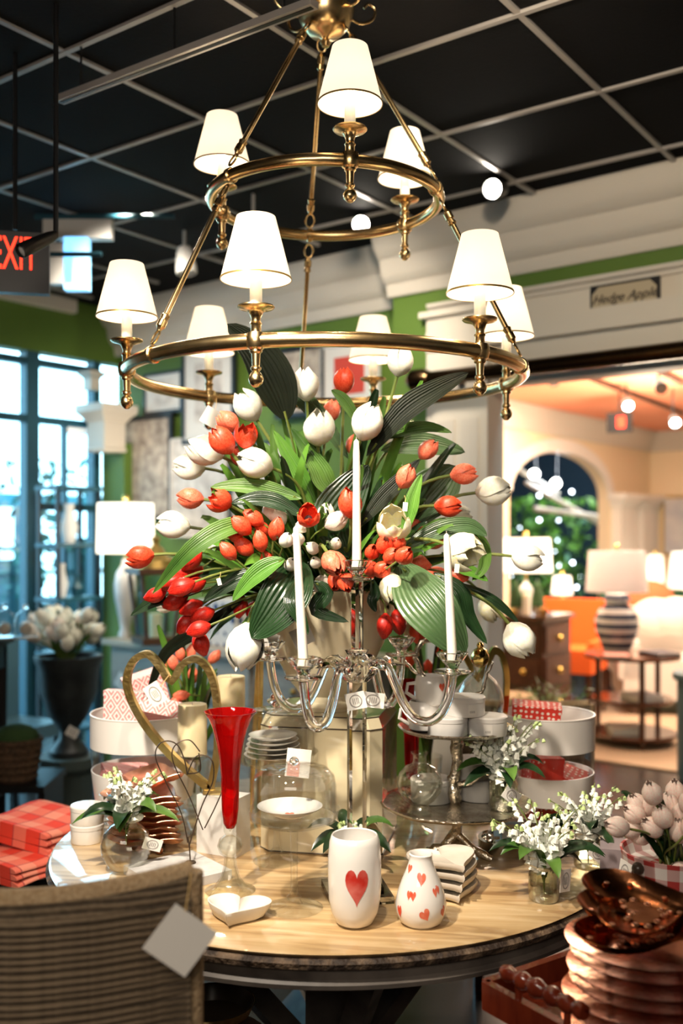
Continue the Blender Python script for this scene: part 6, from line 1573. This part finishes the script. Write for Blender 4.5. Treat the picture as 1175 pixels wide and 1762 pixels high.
for i, b in enumerate(big):
    u, v, Y, th, c, L, kind, mk, lab = b[:9]
    tulip(u, v, Y, th, c, L, kind, mk, lab, fat=(.93 if mk in (WT_, 'petal_cream') else .88), leaf=2 if v < 950 else 1, ctrl=CT.get((u, v)))
# clustered smaller tulips, nothing tells the members of one cluster apart
def cluster(pts, Yc, th0, c0, L, mk, lab0, grp, root=None, kind='bud', fat=1.05, spread=18, leaf=1, rnd=5):
    rr = random.Random(rnd)
    ORD = ['topmost', 'second', 'third', 'fourth', 'fifth', 'sixth', 'seventh', 'eighth', 'ninth', 'tenth', 'eleventh', 'twelfth', 'thirteenth', 'fourteenth', 'fifteenth', 'sixteenth', 'seventeenth', 'lowest']
    order = sorted(range(len(pts)), key=lambda i: pts[i][1] * 10 + pts[i][0] * .01)
    for i_, (u, v, *x) in enumerate(pts):
        k_ = order.index(i_); n_ = len(pts)
        lab = lab0 if n_ == 1 else lab0 + (', topmost' if k_ == 0 else ', lowest' if k_ == n_ - 1 else ', %s from the top' % ORD[k_])
        tulip(u, v, Yc + rr.uniform(-.06, .06), th0 + rr.uniform(-spread, spread) if not x else x[0], c0 + rr.uniform(-.12, .12), L * rr.uniform(.92, 1.1), kind, mk, lab, grp, False, fat, leaf, root)
cluster([(330, 962), (315, 985), (334, 988), (298, 1002), (314, 1010), (336, 1006), (268, 1023, 200), (302, 1034), (330, 1045), (349, 1058), (320, 1072), (343, 1082), (345, 1106, -70)], 2.60, 215, .15, .062, 'petal_deep', 'deep red tulip of the drooping cluster by the lantern', 'drooping deep red tulips', spread=22)
cluster([(416, 905), (437, 892), (450, 909), (475, 911, 75), (448, 932), (420, 941), (393, 949), (462, 970), (404, 918)], 2.54, 125, .35, .058, RD_, 'small red tulip of the tight inner cluster', 'tight red tulips', spread=25)
cluster([(414, 1043), (434, 1050, -100)], 2.70, -110, .1, .055, 'petal_deep', 'deep red tulip above the upside down white tulip', 'hanging red tulip pair')
cluster([(661, 938), (684, 935), (640, 950), (673, 957), (695, 956), (639, 980), (657, 980), (596, 1002, -80), (578, 1000, -100)], 2.45, 60, .70, .048, RD_, 'forward facing red tulip over the bowl rim', 'forward red tulips', spread=30, kind='closed', fat=.95)
cluster([(718, 968, -15), (752, 990, -10), (735, 998, -10), (785, 990, -15), (760, 1012, -40), (782, 1030, -45), (790, 1020, -35), (786, 1048, -60)], 2.62, -25, .1, .064, 'petal_orange', 'slim coral tulip pointing outward over the hosta leaf', 'outward coral tulips')
cluster([(662, 1076, -95), (685, 1069, -80)], 2.60, -90, .1, .060, 'petal_deep', 'deep red tulip hanging below the bowl rim', 'hanging deep red pair')
cluster([(707, 1086, -95), ], 2.75, -90, .1, .055, 'petal_cream', 'cream tulip bud hanging behind the big hosta leaf', 'hanging cream bud')
cluster([(718, 1090, -70), ], 2.72, -90, .1, .058, RD_, 'red tulip bud hanging next to the cream bud', 'hanging red bud')
cluster([(512, 928), (538, 943), (543, 968), (500, 972), (492, 930), (577, 936), (520, 905)], 2.50, 95, .75, .042, 'petal_white', 'small white bud in the middle of the bouquet', 'forward white buds', spread=60, kind='bud', fat=1.15)
cluster([(466, 880, 80), (561, 904, 60), (578, 896, 30), (554, 1006, -100), (560, 885, 80), (480, 890, 100)], 2.60, 80, .2, .060, 'petal_pink', 'blush white tulip near the round open red tulip', 'blush tulips', kind='closed', fat=.85)
# small red bunch in a vase behind the gold heart, greenery with tulips behind the tiered stand
def vase_for(u, Y, lab, h, r=.05):
    p = at(u, Y, TZ + .0005); t = thing('glass_vase', lab, 'vase', p)
    part('vessel', MB().lathe([(0, 0), (r, 0), (r * 1.02, .004), (r * .9, h * .5), (r, h), (r - .003, h), (r * .87, h * .5), (r * .9, .008), (0, .006)], 28), M['jar'], t); return p + Vector((0, 0, h * .3))
rt = vase_for(338, 3.20, 'clear glass vase hidden behind the pillar candle', .15)
cluster([(310, 1125, 95), (328, 1124, 85), (368, 1131, 50), (288, 1143, 130), (333, 1162, 90), (313, 1196, 180), (303, 1207, 215), (272, 1158, 150), (297, 1140, 110)], 3.12, 100, .3, .052, 'petal_orange', 'coral tulip in the bunch behind the gold heart', 'tulips behind the gold heart', rt, leaf=3, fat=.95, rnd=9)
rt2 = vase_for(735, 3.25, 'clear glass vase behind the silver branches', .15)
cluster([(705, 1135, 80), (760, 1120, 70), (736, 1150, 90)], 3.2, 90, .2, .052, 'petal_red', 'small red tulip low behind the silver branches', 'tulips behind the silver branches', rt2, leaf=6, rnd=4)
# white tulips in the black urn
ur = pu + Vector((0, 0, .92)); rr = random.Random(3)
pts = []
for i in range(46):
    a = rr.uniform(0, 2 * pi); q = sqrt(rr.random()); pts.append((112 + 62 * q * cos(a), 1083 + 30 * q * sin(a), 90 - 55 * q * cos(a)))
for (u, v, th) in pts:
    tulip(u, v, 5.2 + rr.uniform(-.2, .2), th, .3, .10, 'closed', 'petal_pink' if rr.random() < .3 else 'petal_white', 'white tulip in the full bunch in the black urn by the window', 'white urn tulips', False, .8, 1, ur, leafm=M['leaf'])
# pale pink tulips in the gingham pot
gr = gpt + Vector((0, 0, hpz - .06))
GPP = [(1062, 1422, 165), (1085, 1427, 160), (1092, 1400, 150), (1101, 1437, 165), (1123, 1423, 140), (1096, 1385, 120), (1118, 1385, 105), (1122, 1365, 112), (1150, 1385, 95), (1162, 1362, 100), (1150, 1425, 120), (1172, 1400, 85), (1140, 1405, 110), (1168, 1430, 100), (1185, 1380, 80), (1190, 1420, 60), (1168, 1500, 200), (1200, 1400, 70)]
NUM = ['topmost', 'second', 'third', 'fourth', 'fifth', 'sixth', 'seventh', 'eighth', 'ninth', 'tenth', 'eleventh', 'twelfth', 'thirteenth', 'fourteenth', 'fifteenth', 'sixteenth', 'seventeenth', 'lowest']
GPO = sorted(GPP, key=lambda g: (g[1], g[0]))
for (u, v, th) in GPP:
    nk = NUM[GPO.index((u, v, th))]
    tulip(u, v, 2.16 + rr.uniform(-.06, .06), th, .25, .058, 'closed', 'petal_blush', 'pale pink tulip of the gingham pot, ' + (nk if nk in ('topmost', 'lowest') else nk + ' from the top'), 'pink gingham pot tulips', False, .85, 1, gr, leafm=M['leaf_dark'])

# broad leaves of the bouquet, each on its own stalk
def broad(px, Y, w, m, lab, wave=.08, up=(0, -.9, .3), fold=.2, peak=.45, nseg=14, depth=None):
    n = len(px); Ys = Y if isinstance(Y, (list, tuple)) else [Y] * n
    q = [P(u, v, y) for (u, v), y in zip(px, Ys)]; S = BO + (q[0] - BO) * .05
    t = thing('broad_leaf', lab, 'leaf', S)
    part('stalk', MB().tube([p - S for p in bezier([S, (S + q[0]) / 2 + Vector((0, 0, .03)), q[0], q[0] + (q[1] - q[0]) * .3], 8)], .0035, 6), M['stem'], t)
    # bend through the given points
    full = []
    for j in range(n - 1):
        p0, p1, p2, p3 = q[max(j - 1, 0)], q[j], q[j + 1], q[min(j + 2, n - 1)]
        for s in range(5):
            k = s / 5; full.append(.5 * (2 * p1 + (p2 - p0) * k + (2 * p0 - 5 * p1 + 4 * p2 - p3) * k * k + (3 * p1 - p0 - 3 * p2 + p3) * k ** 3))
    full.append(q[-1]); W2 = w / F * Ys[0]; vs = []; nn = len(full) - 1
    for i, c in enumerate(full):
        tt = i / nn; d = (full[min(i + 1, nn)] - full[max(i - 1, 0)]).normalized()
        ww = W2 / 2 * (sin(pi / 2 * min(1, tt / peak)) ** .8 if tt < peak else max(0, cos(pi / 2 * (tt - peak) / (1 - peak))) ** .75)
        u_ = Vector(up); nrm = (u_ - d * u_.dot(d)).normalized(); s_ = d.cross(nrm)
        for k, x in enumerate((-1, -.66, -.33, 0, .33, .66, 1)):
            lift = fold * abs(x) * ww + .012 * ww * 8 * wave * sin(tt * 13 + x * 4) - (.006 if x == 0 else 0)
            vs.append(c + s_ * ww * x + nrm * lift - S)
    fs = [(i * 7 + k, i * 7 + k + 1, i * 7 + k + 8, i * 7 + k + 7) for i in range(nn) for k in range(6)]
    bl_ = part('blade', MB().add(vs, fs), M[m], t, 180); me = bl_.data; uvl = me.uv_layers.new(name='blade')
    for lp in me.loops: uvl.data[lp.index].uv = ((lp.vertex_index % 7) / 6, lp.vertex_index // 7 / nn)
    return t
BL = [
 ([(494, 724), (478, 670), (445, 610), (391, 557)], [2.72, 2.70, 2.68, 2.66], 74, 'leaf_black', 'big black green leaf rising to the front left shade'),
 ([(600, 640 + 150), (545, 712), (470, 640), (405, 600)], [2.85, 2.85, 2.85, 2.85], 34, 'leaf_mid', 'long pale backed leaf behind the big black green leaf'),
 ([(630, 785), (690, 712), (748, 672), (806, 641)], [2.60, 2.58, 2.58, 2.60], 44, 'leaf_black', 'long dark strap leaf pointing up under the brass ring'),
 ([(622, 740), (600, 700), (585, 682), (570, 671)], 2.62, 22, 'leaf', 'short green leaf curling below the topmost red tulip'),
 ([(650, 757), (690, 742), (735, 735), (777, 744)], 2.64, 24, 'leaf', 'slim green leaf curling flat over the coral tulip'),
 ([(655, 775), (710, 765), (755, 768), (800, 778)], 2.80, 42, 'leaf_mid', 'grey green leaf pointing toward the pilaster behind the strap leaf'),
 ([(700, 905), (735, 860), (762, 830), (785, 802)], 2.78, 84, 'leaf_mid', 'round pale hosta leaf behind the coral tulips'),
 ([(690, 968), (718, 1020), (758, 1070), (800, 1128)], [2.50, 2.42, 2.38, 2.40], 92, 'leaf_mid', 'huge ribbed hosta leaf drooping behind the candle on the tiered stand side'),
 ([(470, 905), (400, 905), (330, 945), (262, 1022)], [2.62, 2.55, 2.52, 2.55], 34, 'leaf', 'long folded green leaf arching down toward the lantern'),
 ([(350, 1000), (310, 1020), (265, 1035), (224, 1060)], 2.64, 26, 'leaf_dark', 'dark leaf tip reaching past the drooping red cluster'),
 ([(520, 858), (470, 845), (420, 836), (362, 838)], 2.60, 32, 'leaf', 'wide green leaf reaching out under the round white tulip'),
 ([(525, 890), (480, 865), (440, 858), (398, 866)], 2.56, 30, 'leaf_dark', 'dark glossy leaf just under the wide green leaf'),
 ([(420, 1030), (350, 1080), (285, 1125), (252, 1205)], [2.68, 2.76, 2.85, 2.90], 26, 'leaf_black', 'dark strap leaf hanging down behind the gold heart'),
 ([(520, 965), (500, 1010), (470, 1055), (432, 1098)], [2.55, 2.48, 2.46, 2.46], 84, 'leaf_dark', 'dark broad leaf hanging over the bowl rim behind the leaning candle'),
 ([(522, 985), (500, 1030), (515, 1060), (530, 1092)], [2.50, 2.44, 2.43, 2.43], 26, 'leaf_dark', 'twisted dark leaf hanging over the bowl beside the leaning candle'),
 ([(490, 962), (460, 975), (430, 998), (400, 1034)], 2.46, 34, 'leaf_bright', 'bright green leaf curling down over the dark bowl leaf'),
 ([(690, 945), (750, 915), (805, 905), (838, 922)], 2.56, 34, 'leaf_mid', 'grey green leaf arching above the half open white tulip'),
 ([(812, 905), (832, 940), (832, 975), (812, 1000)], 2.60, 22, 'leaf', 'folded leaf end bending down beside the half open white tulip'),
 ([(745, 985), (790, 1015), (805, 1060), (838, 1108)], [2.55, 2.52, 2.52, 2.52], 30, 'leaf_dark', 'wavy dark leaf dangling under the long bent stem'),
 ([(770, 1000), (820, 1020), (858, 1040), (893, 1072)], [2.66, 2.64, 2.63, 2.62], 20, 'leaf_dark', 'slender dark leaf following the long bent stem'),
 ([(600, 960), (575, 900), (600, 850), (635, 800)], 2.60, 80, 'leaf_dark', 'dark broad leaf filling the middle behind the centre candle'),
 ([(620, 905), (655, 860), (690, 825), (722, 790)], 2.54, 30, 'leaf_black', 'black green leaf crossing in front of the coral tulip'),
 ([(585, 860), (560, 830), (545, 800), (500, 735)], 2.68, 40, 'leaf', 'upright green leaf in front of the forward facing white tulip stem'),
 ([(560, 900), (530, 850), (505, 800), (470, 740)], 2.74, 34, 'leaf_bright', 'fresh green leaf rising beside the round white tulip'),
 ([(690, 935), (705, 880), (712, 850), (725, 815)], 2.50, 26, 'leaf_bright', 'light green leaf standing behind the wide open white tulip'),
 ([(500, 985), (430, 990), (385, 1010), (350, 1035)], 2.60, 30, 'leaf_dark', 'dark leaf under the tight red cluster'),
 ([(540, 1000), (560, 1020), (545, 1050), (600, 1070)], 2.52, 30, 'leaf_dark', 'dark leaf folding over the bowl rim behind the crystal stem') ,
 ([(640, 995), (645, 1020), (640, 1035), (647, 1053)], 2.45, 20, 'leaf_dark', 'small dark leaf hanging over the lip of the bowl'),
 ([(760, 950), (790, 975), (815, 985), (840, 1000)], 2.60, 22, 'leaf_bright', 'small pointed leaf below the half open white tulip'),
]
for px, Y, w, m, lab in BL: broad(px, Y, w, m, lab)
# filler foliage of the bouquet core: sprays of narrow leaves
rr = random.Random(21)
for i in range(64):
    a = rr.uniform(0, 2 * pi); el = rr.uniform(-.35, 1.45); L_ = rr.uniform(.20, .36) * (1.0 if el < .9 else 1.0)
    d = Vector((cos(a) * cos(el), sin(a) * cos(el) * .8 - .12, sin(el))); S = BO + Vector((cos(a), sin(a), 0)) * rr.uniform(.02, .12) + Vector((0, 0, -.02))
    t = thing('leaf_spray', 'narrow green leaf filling the inside of the bouquet', 'leaf', S, 0, 'filler leaves')
    e = d * L_; part('blade', leaf_mb([(0, 0, 0), d * L_ * .35 + Vector((0, 0, .06)), d * L_ * .75 + Vector((0, 0, .05)), e + Vector((rr.uniform(-.04, .04), 0, -.03))], rr.uniform(.028, .048), .3, seed=i, wave=.25, up=(rr.uniform(-.5, .5), -.8, .5)), M[rr.choice(('leaf', 'leaf', 'leaf_dark', 'leaf_dark', 'leaf_bright'))], t)
    part('stalk', MB().tube([(0, 0, -.03), (0, 0, 0), d * .04], .0025, 5), M['stem'], t)
# paper tags wired to the bouquet
for i, (u, v, Y, w, h, tl, lab) in enumerate(((370, 722, 2.82, .075, .05, 30, 'white folded tag hanging behind the trio of red tulips'), (453, 1108, 2.62, .07, .07, 20, 'white card behind the large upside down white tulip'), (520, 1095, 2.60, .055, .05, -25, 'cream square card against the bowl'), (697, 872, 2.44, .012, .022, 5, 'tiny clear price tag above the wide open white tulip'), (377, 1001, 2.5, .010, .018, -15, 'tiny white price tag on the dark leaves over the drooping cluster'), (786, 978, 2.40, .012, .022, 5, 'tiny white price tag under the half open white tulip'))):
    t = thing('price_tag', lab, 'tag', P(u, v, Y)); part('card', MB().box((0, 0, 0), (w, .0012, h), M=Matrix.Rotation(radians(10), 3, 'Z') @ Matrix.Rotation(radians(tl), 3, 'Y')), M['paper'], t)
    part('string', MB().tube([(0, .001, h * .45), (.002, .012, h * .9), (0, .03, h * 1.3)], .0006, 4), M['string'], t)
# gold plant stand legs glimpsed below the bouquet
gs = thing('gold_easel', 'slim gold metal easel behind the cake domes', 'easel', at(445, 2.98, TZ + .0005)); gzv = lambda v: P(0, v, 2.98).z - TZ
part('leg', MB().tube([(-.0, 0, 0), (.008, 0, gzv(1100))], .0075, 10), M['gold'], gs)
part('leg', MB().tube([(-.03, .06, 0), (.0, .02, gzv(1110))], .0075, 10), M['gold'], gs)
part('crossbar', MB().tube([(-.02, .0, gzv(1300)), (.03, .03, gzv(1300))], .005, 8), M['gold'], gs)
